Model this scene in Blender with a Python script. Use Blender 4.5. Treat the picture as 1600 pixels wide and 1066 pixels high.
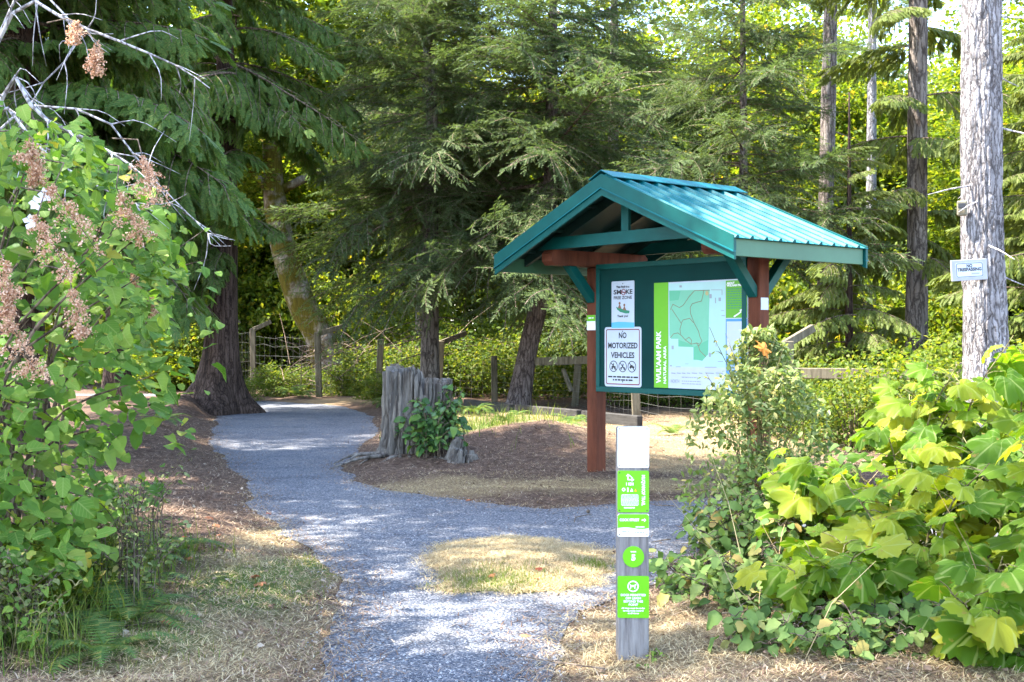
import bpy, bmesh, math, random
import numpy as np
from mathutils import Vector, Matrix, Euler
from mathutils.geometry import tessellate_polygon

R = math.radians
scene = bpy.context.scene
for o in list(bpy.data.objects):
    bpy.data.objects.remove(o)
COL = scene.collection

# ------------------------------------------------------------------ camera, sky, sun, exposure
CAM_H, FPX = 1.5, 1900.0            # eye height (m), focal length in photo pixels (1600 wide)
cam_d = bpy.data.cameras.new('camera')
cam_d.sensor_width = 36.0
cam_d.lens = FPX / 1600.0 * 36.0
cam_d.clip_start, cam_d.clip_end = 0.1, 2000
cam = bpy.data.objects.new('camera', cam_d)
COL.objects.link(cam)
cam.location = (0, 0, CAM_H)
cam.rotation_euler = (R(90), 0, 0)
scene.camera = cam

SUN_EL = R(60)
SUN_AZ = R(-95)                      # clockwise from +Y (view direction): sun stands to the left
SUN = Vector((math.sin(SUN_AZ) * math.cos(SUN_EL), math.cos(SUN_AZ) * math.cos(SUN_EL), math.sin(SUN_EL)))
world = bpy.data.worlds.new('World')
scene.world = world
world.use_nodes = True
wn = world.node_tree
wn.nodes.clear()
sky = wn.nodes.new('ShaderNodeTexSky')
sky.sky_type = 'NISHITA'
sky.sun_disc = False
sky.sun_elevation = SUN_EL
sky.sun_rotation = SUN_AZ
sky.air_density, sky.dust_density, sky.ozone_density = 1.0, 1.2, 1.0
bg = wn.nodes.new('ShaderNodeBackground')
bg.inputs['Strength'].default_value = 0.15
wo = wn.nodes.new('ShaderNodeOutputWorld')
wn.links.new(sky.outputs[0], bg.inputs[0])
wn.links.new(bg.outputs[0], wo.inputs[0])

sun_d = bpy.data.lights.new('sun', 'SUN')
sun_d.energy = 3.7
sun_d.angle = R(0.53)
sun_d.color = (1.0, 0.95, 0.86)
sun = bpy.data.objects.new('sun', sun_d)
COL.objects.link(sun)
sun.location = (-30, 5, 40)
sun.rotation_euler = SUN.to_track_quat('Z', 'Y').to_euler()

scene.view_settings.view_transform = 'Standard'
scene.view_settings.look = 'None'
scene.view_settings.gamma = 1.0
scene.view_settings.exposure = 3.15
scene.view_settings.use_curve_mapping = False
scene.cycles.max_bounces = 4
scene.cycles.diffuse_bounces = 3
scene.cycles.glossy_bounces = 2
scene.cycles.transmission_bounces = 3

# ------------------------------------------------------------------ helpers
def P(u, v, Z):                      # photo pixel + distance -> world point
    return Vector(((u - 800) / FPX * Z, Z, CAM_H - (v - 533) / FPX * Z))

def G(u, v):                         # photo pixel of a point that stands on the ground
    Z = CAM_H * FPX / (v - 533)
    return ((u - 800) / FPX * Z, Z)

def rs(seed):
    return np.random.RandomState(seed)

def link(o, parent=None):
    COL.objects.link(o)
    if parent is not None:
        o.parent = parent
    return o

def tag(o, label=None, cat=None, group=None, kind=None):
    if label: o['label'] = label
    if cat: o['category'] = cat
    if group: o['group'] = group
    if kind: o['kind'] = kind
    return o

def empty(name, loc, rz=0.0):
    e = bpy.data.objects.new(name, None)
    e.empty_display_size = 0.2
    e.location = loc
    e.rotation_euler = (0, 0, rz)
    COL.objects.link(e)
    return e

def np_mesh(name, V, F, mats, MI=None, smooth=False):
    """fast mesh from arrays: V (n,3), F (m,3) or (m,4)"""
    V = np.asarray(V, dtype=np.float32)
    F = np.asarray(F, dtype=np.int32)
    me = bpy.data.meshes.new(name)
    me.vertices.add(len(V))
    me.vertices.foreach_set('co', V.ravel())
    k = F.shape[1]
    me.loops.add(F.size)
    me.loops.foreach_set('vertex_index', F.ravel())
    me.polygons.add(len(F))
    me.polygons.foreach_set('loop_start', np.arange(0, F.size, k, dtype=np.int32))
    me.polygons.foreach_set('loop_total', np.full(len(F), k, dtype=np.int32))
    if MI is not None:
        me.polygons.foreach_set('material_index', np.asarray(MI, dtype=np.int32))
    me.polygons.foreach_set('use_smooth', np.full(len(F), smooth, dtype=bool))
    for m in (mats if isinstance(mats, (list, tuple)) else [mats]):
        me.materials.append(m)
    me.update(calc_edges=True)
    me.validate()
    return me

def obj(name, me, parent=None):
    return link(bpy.data.objects.new(name, me), parent)

class MB:
    """collects shapes into one mesh"""
    def __init__(s):
        s.V, s.F, s.M = [], [], []
    def add(s, V, F, mi=0):
        b = len(s.V)
        s.V.extend([tuple(v) for v in V])
        s.F.extend([tuple(i + b for i in f) for f in F])
        s.M.extend([mi] * len(F))
        return s
    def box(s, lo, hi, mi=0, bev=0.0):
        x0, y0, z0 = lo; x1, y1, z1 = hi
        if bev <= 0:
            V = [(x, y, z) for z in (z0, z1) for x, y in ((x0, y0), (x1, y0), (x1, y1), (x0, y1))]
            F = [(3, 2, 1, 0), (4, 5, 6, 7), (0, 1, 5, 4), (1, 2, 6, 5), (2, 3, 7, 6), (3, 0, 4, 7)]
            return s.add(V, F, mi)
        bm = bmesh.new()
        bmesh.ops.create_cube(bm, size=1)
        for v in bm.verts:
            v.co = Vector(((x0 + x1) / 2 + v.co.x * (x1 - x0), (y0 + y1) / 2 + v.co.y * (y1 - y0), (z0 + z1) / 2 + v.co.z * (z1 - z0)))
        bmesh.ops.bevel(bm, geom=bm.edges[:], offset=bev, segments=1, affect='EDGES')
        bm.verts.index_update()
        s.add([v.co.copy() for v in bm.verts], [[v.index for v in f.verts] for f in bm.faces], mi)
        bm.free()
        return s
    def obox(s, p, q, w, h, up=(0, 0, 1), mi=0, bev=0.0):
        """bar from p to q, w across, h along 'up'"""
        p, q = Vector(p), Vector(q)
        x = (q - p); L = x.length; x.normalize()
        y = Vector(up).cross(x); y.normalize()
        z = x.cross(y)
        t = MB(); t.box((0, -w / 2, -h / 2), (L, w / 2, h / 2), 0, bev)
        M = Matrix((x, y, z)).transposed()
        return s.add([p + M @ Vector(v) for v in t.V], t.F, mi)
    def tube(s, pts, radii, n=6, mi=0, cap=True):
        V, F = tube(pts, radii, n, cap)
        return s.add(V, F, mi)
    def prism(s, pts, h0, h1, axis='y', mi=0):
        """extrude a closed 2D outline (a,b) between h0 and h1 along an axis"""
        n = len(pts)
        def mk(a, b, h):
            return (a, h, b) if axis == 'y' else ((a, b, h) if axis == 'z' else (h, a, b))
        V = [mk(a, b, h0) for a, b in pts] + [mk(a, b, h1) for a, b in pts]
        F = [(i, (i + 1) % n, n + (i + 1) % n, n + i) for i in range(n)]
        tri = tessellate_polygon([[Vector((a, b, 0)) for a, b in pts]])
        F += [tuple(t) for t in tri] + [tuple(n + i for i in reversed(t)) for t in tri]
        return s.add(V, F, mi)
    def mesh(s, name, mats, smooth=False):
        me = bpy.data.meshes.new(name)
        me.from_pydata(s.V, [], s.F)
        for m in (mats if isinstance(mats, (list, tuple)) else [mats]):
            me.materials.append(m)
        me.polygons.foreach_set('material_index', s.M)
        me.polygons.foreach_set('use_smooth', [smooth] * len(s.F))
        bm = bmesh.new(); bm.from_mesh(me)
        bmesh.ops.recalc_face_normals(bm, faces=bm.faces[:])
        bm.to_mesh(me); bm.free()
        me.update()
        return me
    def build(s, name, mats, parent=None, smooth=False):
        return obj(name, s.mesh(name, mats, smooth), parent)

def tube(pts, radii, n=6, cap=True):
    pts = [Vector(p) for p in pts]
    if not hasattr(radii, '__len__'):
        radii = [radii] * len(pts)
    V, F = [], []
    up = None
    for i, p in enumerate(pts):
        d = (pts[min(i + 1, len(pts) - 1)] - pts[max(i - 1, 0)]).normalized()
        if up is None:
            up = d.orthogonal().normalized()
        x = up - d * up.dot(d)
        if x.length < 1e-6: x = d.orthogonal()
        x.normalize(); up = x
        y = d.cross(x)
        for k in range(n):
            a = 2 * math.pi * k / n
            V.append(p + (x * math.cos(a) + y * math.sin(a)) * radii[i])
    for i in range(len(pts) - 1):
        for k in range(n):
            a, b = i * n + k, i * n + (k + 1) % n
            F.append((a, b, b + n, a + n))
    if cap:
        F.append(tuple(range(n - 1, -1, -1)))
        F.append(tuple((len(pts) - 1) * n + k for k in range(n)))
    return V, F

def bez(pts, n):
    """smooth curve through points (Catmull-Rom)"""
    pts = [Vector(p) for p in pts]
    if len(pts) == 2:
        return [pts[0].lerp(pts[1], i / (n - 1)) for i in range(n)]
    q = [pts[0] * 2 - pts[1]] + pts + [pts[-1] * 2 - pts[-2]]
    out = []
    m = len(pts) - 1
    for i in range(n):
        t = i / (n - 1) * m
        k = min(int(t), m - 1); t -= k
        a, b, c, d = q[k:k + 4]
        out.append(0.5 * ((2 * b) + (c - a) * t + (2 * a - 5 * b + 4 * c - d) * t * t + (3 * b - a - 3 * c + d) * t ** 3))
    return out

def frames(D, N):
    """rotation matrices whose columns are: D (tip direction), side, normal close to N. arrays (n,3)"""
    D = D / (np.linalg.norm(D, axis=1, keepdims=True) + 1e-9)
    S = np.cross(N, D)
    S /= (np.linalg.norm(S, axis=1, keepdims=True) + 1e-9)
    Nn = np.cross(D, S)
    return np.stack([D, S, Nn], axis=2)

def scatter(TV, TF, M, T, sc):
    """merge copies of a template (TV,TF): rotation M (n,3,3), place T (n,3), scale sc (n,)"""
    TV = np.asarray(TV, float); TF = np.asarray(TF)
    n = len(T)
    V = np.einsum('nij,kj->nki', M, TV) * np.asarray(sc).reshape(-1, 1, 1) + T[:, None, :]
    F = TF[None] + (np.arange(n) * len(TV))[:, None, None]
    return V.reshape(-1, 3), F.reshape(-1, TF.shape[1])

def join(parts):
    Vs, Fs, Ms, b = [], [], [], 0
    for p in parts:
        V, F = np.asarray(p[0]), np.asarray(p[1])
        mi = p[2] if len(p) > 2 else 0
        Vs.append(V); Fs.append(F + b); Ms.append(np.full(len(F), mi)); b += len(V)
    return np.concatenate(Vs), np.concatenate(Fs), np.concatenate(Ms)

def quad_tri(F):
    out = []
    for f in F:
        for i in range(1, len(f) - 1):
            out.append((f[0], f[i], f[i + 1]))
    return out

def vnoise(P3, seed=0):
    """smooth value noise on arrays (n,3) -> (n,) in 0..1"""
    P3 = np.asarray(P3, float)
    i = np.floor(P3).astype(np.int64); f = P3 - i
    f = f * f * (3 - 2 * f)
    def h(a):
        x = (a[:, 0] * 374761393 + a[:, 1] * 668265263 + a[:, 2] * 2147483647 + seed * 1274126177) & 0xffffffff
        x = ((x ^ (x >> 13)) * 1274126177) & 0xffffffff
        x = (x ^ (x >> 16)) & 0xffff
        return x / 65535.0
    r = 0
    for dx in (0, 1):
        for dy in (0, 1):
            for dz in (0, 1):
                w = (f[:, 0] if dx else 1 - f[:, 0]) * (f[:, 1] if dy else 1 - f[:, 1]) * (f[:, 2] if dz else 1 - f[:, 2])
                r = r + w * h(i + np.array([dx, dy, dz]))
    return r

# ------------------------------------------------------------------ materials
def newmat(name):
    m = bpy.data.materials.new(name)
    m.use_nodes = True
    nt = m.node_tree
    nt.nodes.clear()
    out = nt.nodes.new('ShaderNodeOutputMaterial')
    return m, nt, out

def nd(nt, typ, **kw):
    n = nt.nodes.new(typ)
    for k, v in kw.items():
        if k in n.inputs: n.inputs[k].default_value = v
        else: setattr(n, k, v)
    return n

def ramp(nt, fac, stops):
    r = nt.nodes.new('ShaderNodeValToRGB')
    e = r.color_ramp.elements
    while len(e) < len(stops): e.new(0.5)
    for i, (p, c) in enumerate(stops):
        e[i].position = p
        e[i].color = (*c, 1)
    nt.links.new(fac, r.inputs[0])
    return r.outputs[0]

def noise_n(nt, scale, detail=5, rough=0.6, vec=None, stretch=None):
    n = nd(nt, 'ShaderNodeTexNoise')
    n.inputs['Scale'].default_value = scale
    n.inputs['Detail'].default_value = detail
    n.inputs['Roughness'].default_value = rough
    tc = nt.nodes.new('ShaderNodeTexCoord')
    src = tc.outputs['Object']
    if stretch:
        mp = nt.nodes.new('ShaderNodeMapping')
        mp.inputs['Scale'].default_value = stretch
        nt.links.new(src, mp.inputs[0]); src = mp.outputs[0]
    nt.links.new(src, n.inputs['Vector'])
    return n

def principled(nt, out, rough=0.6, spec=0.4):
    b = nt.nodes.new('ShaderNodeBsdfPrincipled')
    b.inputs['Roughness'].default_value = rough
    b.inputs['Specular IOR Level'].default_value = spec
    nt.links.new(b.outputs[0], out.inputs[0])
    return b

def bump(nt, h, b, strength=0.5, dist=0.01):
    n = nt.nodes.new('ShaderNodeBump')
    n.inputs['Strength'].default_value = strength
    n.inputs['Distance'].default_value = dist
    nt.links.new(h, n.inputs['Height'])
    nt.links.new(n.outputs[0], b.inputs['Normal'])

def mat_paint(name, col, rough=0.45, var=0.18, scale=3.0, spec=0.4, wear=None, stretch=None, bstr=0.15):
    m, nt, out = newmat(name)
    b = principled(nt, out, rough, spec)
    n = noise_n(nt, scale, 8, 0.65, stretch=stretch)
    lo = tuple(c * (1 - var) for c in col); hi = tuple(min(1, c * (1 + var)) for c in col)
    st = [(0.3, lo), (0.7, hi)]
    if wear: st.append((0.78, wear))
    nt.links.new(ramp(nt, n.outputs[0], st), b.inputs['Base Color'])
    n2 = noise_n(nt, scale * 12, 4, 0.6, stretch=stretch)
    bump(nt, n2.outputs[0], b, bstr, 0.004)
    return m

def mat_flat(name, col, rough=0.5, spec=0.4):
    m, nt, out = newmat(name)
    b = principled(nt, out, rough, spec)
    n = noise_n(nt, 9.0, 4)
    nt.links.new(ramp(nt, n.outputs[0], [(0.3, tuple(c * 0.94 for c in col)), (0.7, col)]), b.inputs['Base Color'])
    return m

def mat_leaf(name, stops, trans=0.42, tint=(1.5, 1.35, 0.5), rough=0.5, spec=0.3, veins=None):
    """leaf: colour varies from leaf to leaf, light shines through"""
    m, nt, out = newmat(name)
    g = nt.nodes.new('ShaderNodeNewGeometry')
    oi = nt.nodes.new('ShaderNodeObjectInfo')
    a = nd(nt, 'ShaderNodeMath', operation='ADD')
    nt.links.new(g.outputs['Random Per Island'], a.inputs[0]); nt.links.new(oi.outputs['Random'], a.inputs[1])
    fr = nd(nt, 'ShaderNodeMath', operation='FRACT'); nt.links.new(a.outputs[0], fr.inputs[0])
    c = ramp(nt, fr.outputs[0], stops)
    if veins:
        tc = nt.nodes.new('ShaderNodeTexCoord')
        sx = nt.nodes.new('ShaderNodeSeparateXYZ'); nt.links.new(tc.outputs['Object'], sx.inputs[0])
        def mth(op, a_, b_=None):
            q = nd(nt, 'ShaderNodeMath', operation=op)
            for i, s_ in enumerate((a_, b_)):
                if s_ is None: continue
                if isinstance(s_, (int, float)): q.inputs[i].default_value = s_
                else: nt.links.new(s_, q.inputs[i])
            return q.outputs[0]
        if veins == 'palmate':
            an = mth('ARCTAN2', sx.outputs[1], mth('SUBTRACT', sx.outputs[0], 0.02))
            w_ = mth('COSINE', mth('MULTIPLY', an, 9.5))
        else:
            ay = mth('ABSOLUTE', sx.outputs[1])
            side = mth('COSINE', mth('MULTIPLY', mth('SUBTRACT', sx.outputs[0], mth('MULTIPLY', ay, 0.9)), 44.0))
            mid = mth('SUBTRACT', 1.0, mth('MULTIPLY', ay, 3.0))
            w_ = mth('MAXIMUM', mth('SUBTRACT', side, 0.02), mid)
        mr = nt.nodes.new('ShaderNodeMapRange'); mr.inputs['From Min'].default_value = 0.90; mr.inputs['From Max'].default_value = 1.0
        mr.inputs['To Max'].default_value = 0.55
        nt.links.new(w_, mr.inputs[0])
        mv = nd(nt, 'ShaderNodeMix', data_type='RGBA')
        nt.links.new(mr.outputs[0], mv.inputs['Factor']); nt.links.new(c, mv.inputs['A']); mv.inputs['B'].default_value = (0.30, 0.36, 0.12, 1)
        c = mv.outputs['Result']
        # brown blemishes, different on every leaf
        ad_ = nd(nt, 'ShaderNodeVectorMath', operation='ADD')
        cm = nt.nodes.new('ShaderNodeCombineXYZ'); nt.links.new(mth('MULTIPLY', oi.outputs['Random'], 90.0), cm.inputs[2])
        nt.links.new(tc.outputs['Object'], ad_.inputs[0]); nt.links.new(cm.outputs[0], ad_.inputs[1])
        nz = nt.nodes.new('ShaderNodeTexNoise'); nz.inputs['Scale'].default_value = 3.4; nz.inputs['Detail'].default_value = 6
        nt.links.new(ad_.outputs[0], nz.inputs['Vector'])
        f2 = ramp(nt, nz.outputs[0], [(0.64, (0, 0, 0)), (0.72, (1, 1, 1))])
        mb_ = nd(nt, 'ShaderNodeMix', data_type='RGBA')
        nt.links.new(f2, mb_.inputs['Factor']); nt.links.new(c, mb_.inputs['A']); mb_.inputs['B'].default_value = (0.26, 0.19, 0.05, 1)
        c = mb_.outputs['Result']
    b = nt.nodes.new('ShaderNodeBsdfPrincipled')
    b.inputs['Roughness'].default_value = rough
    b.inputs['Specular IOR Level'].default_value = spec * 0.45
    nt.links.new(c, b.inputs['Base Color'])
    mx = nd(nt, 'ShaderNodeMix', data_type='RGBA', blend_type='MULTIPLY')
    mx.inputs['Factor'].default_value = 1.0
    nt.links.new(c, mx.inputs['A']); mx.inputs['B'].default_value = (*tint, 1)
    tr = nt.nodes.new('ShaderNodeBsdfTranslucent')
    nt.links.new(mx.outputs['Result'], tr.inputs[0])
    ms = nt.nodes.new('ShaderNodeMixShader')
    ms.inputs[0].default_value = trans
    nt.links.new(b.outputs[0], ms.inputs[1]); nt.links.new(tr.outputs[0], ms.inputs[2])
    nt.links.new(ms.outputs[0], out.inputs[0])
    return m

def mat_bark(name, stops, scale=5.0, stretch=(1, 1, 0.18), bstr=0.9, bdist=0.04, moss=None, crackz=0.16, crackc=0.34):
    m, nt, out = newmat(name)
    b = principled(nt, out, 0.9, 0.15)
    n = noise_n(nt, scale, 8, 0.7, stretch=stretch)
    c = ramp(nt, n.outputs[0], stops)
    if moss:
        n3 = noise_n(nt, 1.6, 5, 0.6)
        f = ramp(nt, n3.outputs[0], [(moss[1], (0, 0, 0)), (moss[1] + 0.12, (1, 1, 1))])
        mx = nd(nt, 'ShaderNodeMix', data_type='RGBA')
        nt.links.new(f, mx.inputs['Factor']); nt.links.new(c, mx.inputs['A']); mx.inputs['B'].default_value = (*moss[0], 1)
        c = mx.outputs['Result']
    v = nt.nodes.new('ShaderNodeTexVoronoi'); v.feature = 'DISTANCE_TO_EDGE'
    v.inputs['Scale'].default_value = scale * 2.2
    mp = nt.nodes.new('ShaderNodeMapping'); mp.inputs['Scale'].default_value = (1, 1, crackz)
    tc = nt.nodes.new('ShaderNodeTexCoord')
    nt.links.new(tc.outputs['Object'], mp.inputs[0]); nt.links.new(mp.outputs[0], v.inputs['Vector'])
    wv = noise_n(nt, 9, 3, 0.6)
    vm = nd(nt, 'ShaderNodeVectorMath', operation='MULTIPLY_ADD')
    nt.links.new(wv.outputs['Color'], vm.inputs[0]); vm.inputs[1].default_value = (0.08, 0.08, 0.02); nt.links.new(mp.outputs[0], vm.inputs[2])
    nt.links.new(vm.outputs[0], v.inputs['Vector'])
    f = ramp(nt, v.outputs['Distance'], [(0.02, (crackc, crackc * 0.95, crackc * 0.93)), (0.16, (1, 1, 1))])
    mc = nd(nt, 'ShaderNodeMix', data_type='RGBA', blend_type='MULTIPLY'); mc.inputs['Factor'].default_value = 1.0
    nt.links.new(c, mc.inputs['A']); nt.links.new(f, mc.inputs['B'])
    nt.links.new(mc.outputs['Result'], b.inputs['Base Color'])
    ad = nd(nt, 'ShaderNodeMath', operation='ADD')
    nt.links.new(v.outputs['Distance'], ad.inputs[0]); nt.links.new(n.outputs[0], ad.inputs[1])
    bump(nt, ad.outputs[0], b, bstr, bdist)
    return m

def mat_wood(name, stops, scale=4.0, stretch=(6, 6, 0.5), bstr=0.5):
    m, nt, out = newmat(name)
    b = principled(nt, out, 0.8, 0.25)
    n = noise_n(nt, scale, 8, 0.7, stretch=stretch)
    nt.links.new(ramp(nt, n.outputs[0], stops), b.inputs['Base Color'])
    bump(nt, n.outputs[0], b, bstr, 0.01)
    return m

def mat_ground(name, stops_dirt, stops_straw, green):
    m, nt, out = newmat(name)
    b = principled(nt, out, 0.95, 0.1)
    n1 = noise_n(nt, 14, 10, 0.75)
    n2 = noise_n(nt, 1.3, 6, 0.65)
    n4 = noise_n(nt, 55, 4, 0.7)
    dirt = ramp(nt, n1.outputs[0], stops_dirt)
    straw = ramp(nt, n4.outputs[0], stops_straw)
    at = nt.nodes.new('ShaderNodeAttribute'); at.attribute_name = 'zone'
    sep = nt.nodes.new('ShaderNodeSeparateColor')
    nt.links.new(at.outputs['Color'], sep.inputs[0])
    def masked(src, lo, hi):
        a = nd(nt, 'ShaderNodeMath', operation='ADD')
        nt.links.new(src, a.inputs[0]); nt.links.new(n2.outputs[0], a.inputs[1])
        mr = nt.nodes.new('ShaderNodeMapRange')
        mr.inputs['From Min'].default_value = lo; mr.inputs['From Max'].default_value = hi
        nt.links.new(a.outputs[0], mr.inputs[0])
        return mr.outputs[0]
    m1 = nd(nt, 'ShaderNodeMix', data_type='RGBA')
    nt.links.new(masked(sep.outputs[0], 0.72, 1.1), m1.inputs['Factor']); nt.links.new(dirt, m1.inputs['A']); nt.links.new(straw, m1.inputs['B'])
    m2 = nd(nt, 'ShaderNodeMix', data_type='RGBA')
    nt.links.new(masked(sep.outputs[1], 0.85, 1.25), m2.inputs['Factor']); nt.links.new(m1.outputs['Result'], m2.inputs['A']); m2.inputs['B'].default_value = (*green, 1)
    nt.links.new(m2.outputs['Result'], b.inputs['Base Color'])
    ad = nd(nt, 'ShaderNodeMath', operation='ADD')
    nt.links.new(n1.outputs[0], ad.inputs[0]); nt.links.new(n4.outputs[0], ad.inputs[1])
    bump(nt, ad.outputs[0], b, 0.9, 0.03)
    return m

def mat_gravel(name):
    m, nt, out = newmat(name)
    b = principled(nt, out, 0.9, 0.2)
    tc = nt.nodes.new('ShaderNodeTexCoord')
    v = nt.nodes.new('ShaderNodeTexVoronoi'); v.inputs['Scale'].default_value = 95
    nt.links.new(tc.outputs['Object'], v.inputs['Vector'])
    sep = nt.nodes.new('ShaderNodeSeparateColor'); nt.links.new(v.outputs['Color'], sep.inputs[0])
    st = ramp(nt, sep.outputs[0], [(0.0, (0.055, 0.060, 0.074)), (0.45, (0.125, 0.134, 0.155)), (0.85, (0.20, 0.205, 0.218)), (1.0, (0.42, 0.41, 0.40))])
    n = noise_n(nt, 1.1, 7, 0.7)
    dust = ramp(nt, n.outputs[0], [(0.30, (0.62, 0.62, 0.66)), (0.5, (0.98, 0.98, 1.0)), (0.64, (1.12, 1.06, 1.0)), (0.8, (1.35, 1.12, 0.92))])
    mx = nd(nt, 'ShaderNodeMix', data_type='RGBA', blend_type='MULTIPLY'); mx.inputs['Factor'].default_value = 1
    nt.links.new(st, mx.inputs['A']); nt.links.new(dust, mx.inputs['B'])
    nt.links.new(mx.outputs['Result'], b.inputs['Base Color'])
    n3 = noise_n(nt, 30, 6, 0.8)
    ad = nd(nt, 'ShaderNodeMath', operation='SUBTRACT')
    nt.links.new(n3.outputs[0], ad.inputs[0]); nt.links.new(v.outputs['Distance'], ad.inputs[1])
    bump(nt, ad.outputs[0], b, 1.0, 0.015)
    return m

M = {}
M['ground'] = mat_ground('forest_floor',
    [(0.28, (0.028, 0.018, 0.013)), (0.48, (0.095, 0.060, 0.043)), (0.62, (0.175, 0.12, 0.086)), (0.78, (0.36, 0.28, 0.20))],
    [(0.3, (0.08, 0.052, 0.03)), (0.48, (0.21, 0.145, 0.08)), (0.7, (0.40, 0.31, 0.18))], (0.085, 0.12, 0.03))
M['gravel'] = mat_gravel('crushed_gravel')
M['stone'] = mat_paint('gravel_stone', (0.26, 0.26, 0.265), 0.9, 0.4, 6)
M['straw'] = mat_leaf('dry_grass', [(0.0, (0.30, 0.21, 0.10)), (0.4, (0.46, 0.36, 0.20)), (0.8, (0.56, 0.47, 0.28)), (1.0, (0.26, 0.17, 0.09))], 0.25, (1.1, 1.05, 0.8), 0.7, 0.15)
M['grass'] = mat_leaf('green_grass', [(0.0, (0.07, 0.12, 0.02)), (0.6, (0.13, 0.19, 0.035)), (1.0, (0.24, 0.24, 0.06))], 0.4, (1.4, 1.3, 0.5), 0.6, 0.2)
M['litter'] = mat_leaf('needle_litter', [(0.0, (0.09, 0.055, 0.035)), (0.5, (0.19, 0.12, 0.08)), (0.85, (0.30, 0.21, 0.14)), (1.0, (0.42, 0.34, 0.25))], 0.1, (1, 1, 1), 0.8, 0.1)
M['fir'] = mat_leaf('fir_needles', [(0.0, (0.052, 0.082, 0.032)), (0.5, (0.088, 0.128, 0.050)), (1.0, (0.145, 0.178, 0.072))], 0.36, (1.3, 1.4, 0.6), 0.55, 0.3)
M['cedar'] = mat_leaf('cedar_fronds', [(0.0, (0.055, 0.110, 0.026)), (0.5, (0.090, 0.160, 0.036)), (0.9, (0.145, 0.21, 0.045)), (1.0, (0.22, 0.19, 0.07))], 0.42, (1.3, 1.4, 0.5), 0.5, 0.35)
M['cedar_lit'] = mat_leaf('cedar_lit_sprays', [(0.0, (0.095, 0.135, 0.028)), (0.5, (0.145, 0.185, 0.042)), (1.0, (0.20, 0.23, 0.06))], 0.48, (1.5, 1.4, 0.5), 0.5, 0.3)  # paler copy of the cedar foliage, sunlight put into its colour
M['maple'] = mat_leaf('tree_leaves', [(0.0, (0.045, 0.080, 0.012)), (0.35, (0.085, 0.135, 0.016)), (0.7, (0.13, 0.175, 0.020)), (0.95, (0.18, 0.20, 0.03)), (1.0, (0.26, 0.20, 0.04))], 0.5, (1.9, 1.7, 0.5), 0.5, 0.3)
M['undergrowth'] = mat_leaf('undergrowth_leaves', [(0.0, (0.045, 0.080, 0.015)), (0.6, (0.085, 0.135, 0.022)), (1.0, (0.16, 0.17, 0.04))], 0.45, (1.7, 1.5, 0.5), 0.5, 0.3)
M['shrub'] = mat_leaf('shrub_leaves', [(0.0, (0.065, 0.140, 0.022)), (0.5, (0.115, 0.215, 0.034)), (0.9, (0.19, 0.275, 0.05)), (0.96, (0.19, 0.275, 0.05)), (1.0, (0.40, 0.32, 0.06))], 0.42, (1.4, 1.4, 0.5), 0.5, 0.35)
M['shrub_v'] = mat_leaf('shrub_leaves_veined', [(0.0, (0.065, 0.140, 0.022)), (0.5, (0.115, 0.215, 0.034)), (0.9, (0.19, 0.275, 0.05)), (0.96, (0.19, 0.275, 0.05)), (1.0, (0.40, 0.32, 0.06))], 0.45, (1.4, 1.4, 0.5), 0.55, 0.3, 'pinnate')
M['bigleaf'] = mat_leaf('big_lobed_leaves', [(0.0, (0.060, 0.135, 0.010)), (0.35, (0.11, 0.20, 0.015)), (0.7, (0.17, 0.245, 0.020)), (1.0, (0.30, 0.31, 0.03))], 0.55, (1.6, 1.45, 0.4), 0.5, 0.3, 'palmate')
M['fineleaf'] = mat_leaf('small_pale_leaves', [(0.0, (0.09, 0.14, 0.035)), (0.5, (0.17, 0.22, 0.07)), (0.9, (0.28, 0.30, 0.13)), (1.0, (0.40, 0.32, 0.10))], 0.4, (1.3, 1.25, 0.6), 0.5, 0.3)
M['bramble'] = mat_leaf('bramble_leaves', [(0.0, (0.075, 0.140, 0.035)), (0.6, (0.15, 0.230, 0.060)), (0.9, (0.26, 0.31, 0.10)), (1.0, (0.38, 0.25, 0.08))], 0.42, (1.3, 1.3, 0.6), 0.55, 0.3)
M['salal'] = mat_leaf('salal_leaves', [(0.0, (0.035, 0.085, 0.028)), (0.6, (0.07, 0.15, 0.04)), (1.0, (0.16, 0.25, 0.05))], 0.3, (1.4, 1.4, 0.4), 0.28, 0.5)
M['fern'] = mat_leaf('fern_fronds', [(0.0, (0.05, 0.10, 0.025)), (0.7, (0.09, 0.15, 0.035)), (1.0, (0.20, 0.19, 0.05))], 0.35, (1.4, 1.3, 0.5), 0.5, 0.3)
M['flower'] = mat_leaf('dried_blossom', [(0.0, (0.36, 0.18, 0.10)), (0.5, (0.56, 0.34, 0.22)), (1.0, (0.74, 0.54, 0.40))], 0.25, (1.1, 1, 0.9), 0.8, 0.1)
M['petal'] = mat_leaf('white_petal', [(0.0, (0.75, 0.72, 0.74)), (1.0, (0.8, 0.74, 0.78))], 0.3, (1, 1, 1), 0.6, 0.2)
M['autumn'] = mat_leaf('orange_leaf', [(0.0, (0.42, 0.10, 0.02)), (0.5, (0.52, 0.17, 0.03)), (1.0, (0.60, 0.26, 0.05))], 0.4, (1.2, 1, 0.7), 0.5, 0.3)
M['redleaf'] = mat_leaf('red_brown_leaf', [(0.0, (0.30, 0.07, 0.035)), (0.5, (0.38, 0.13, 0.06)), (1.0, (0.34, 0.20, 0.10))], 0.2, (1.1, 1, 0.9), 0.6, 0.2)
M['twig'] = mat_bark('twig_bark', [(0.3, (0.10, 0.07, 0.05)), (0.7, (0.24, 0.18, 0.13))], 8, bdist=0.01)
M['greystick'] = mat_bark('grey_dead_wood', [(0.3, (0.30, 0.28, 0.29)), (0.7, (0.56, 0.53, 0.53))], 8, bdist=0.01)
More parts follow.
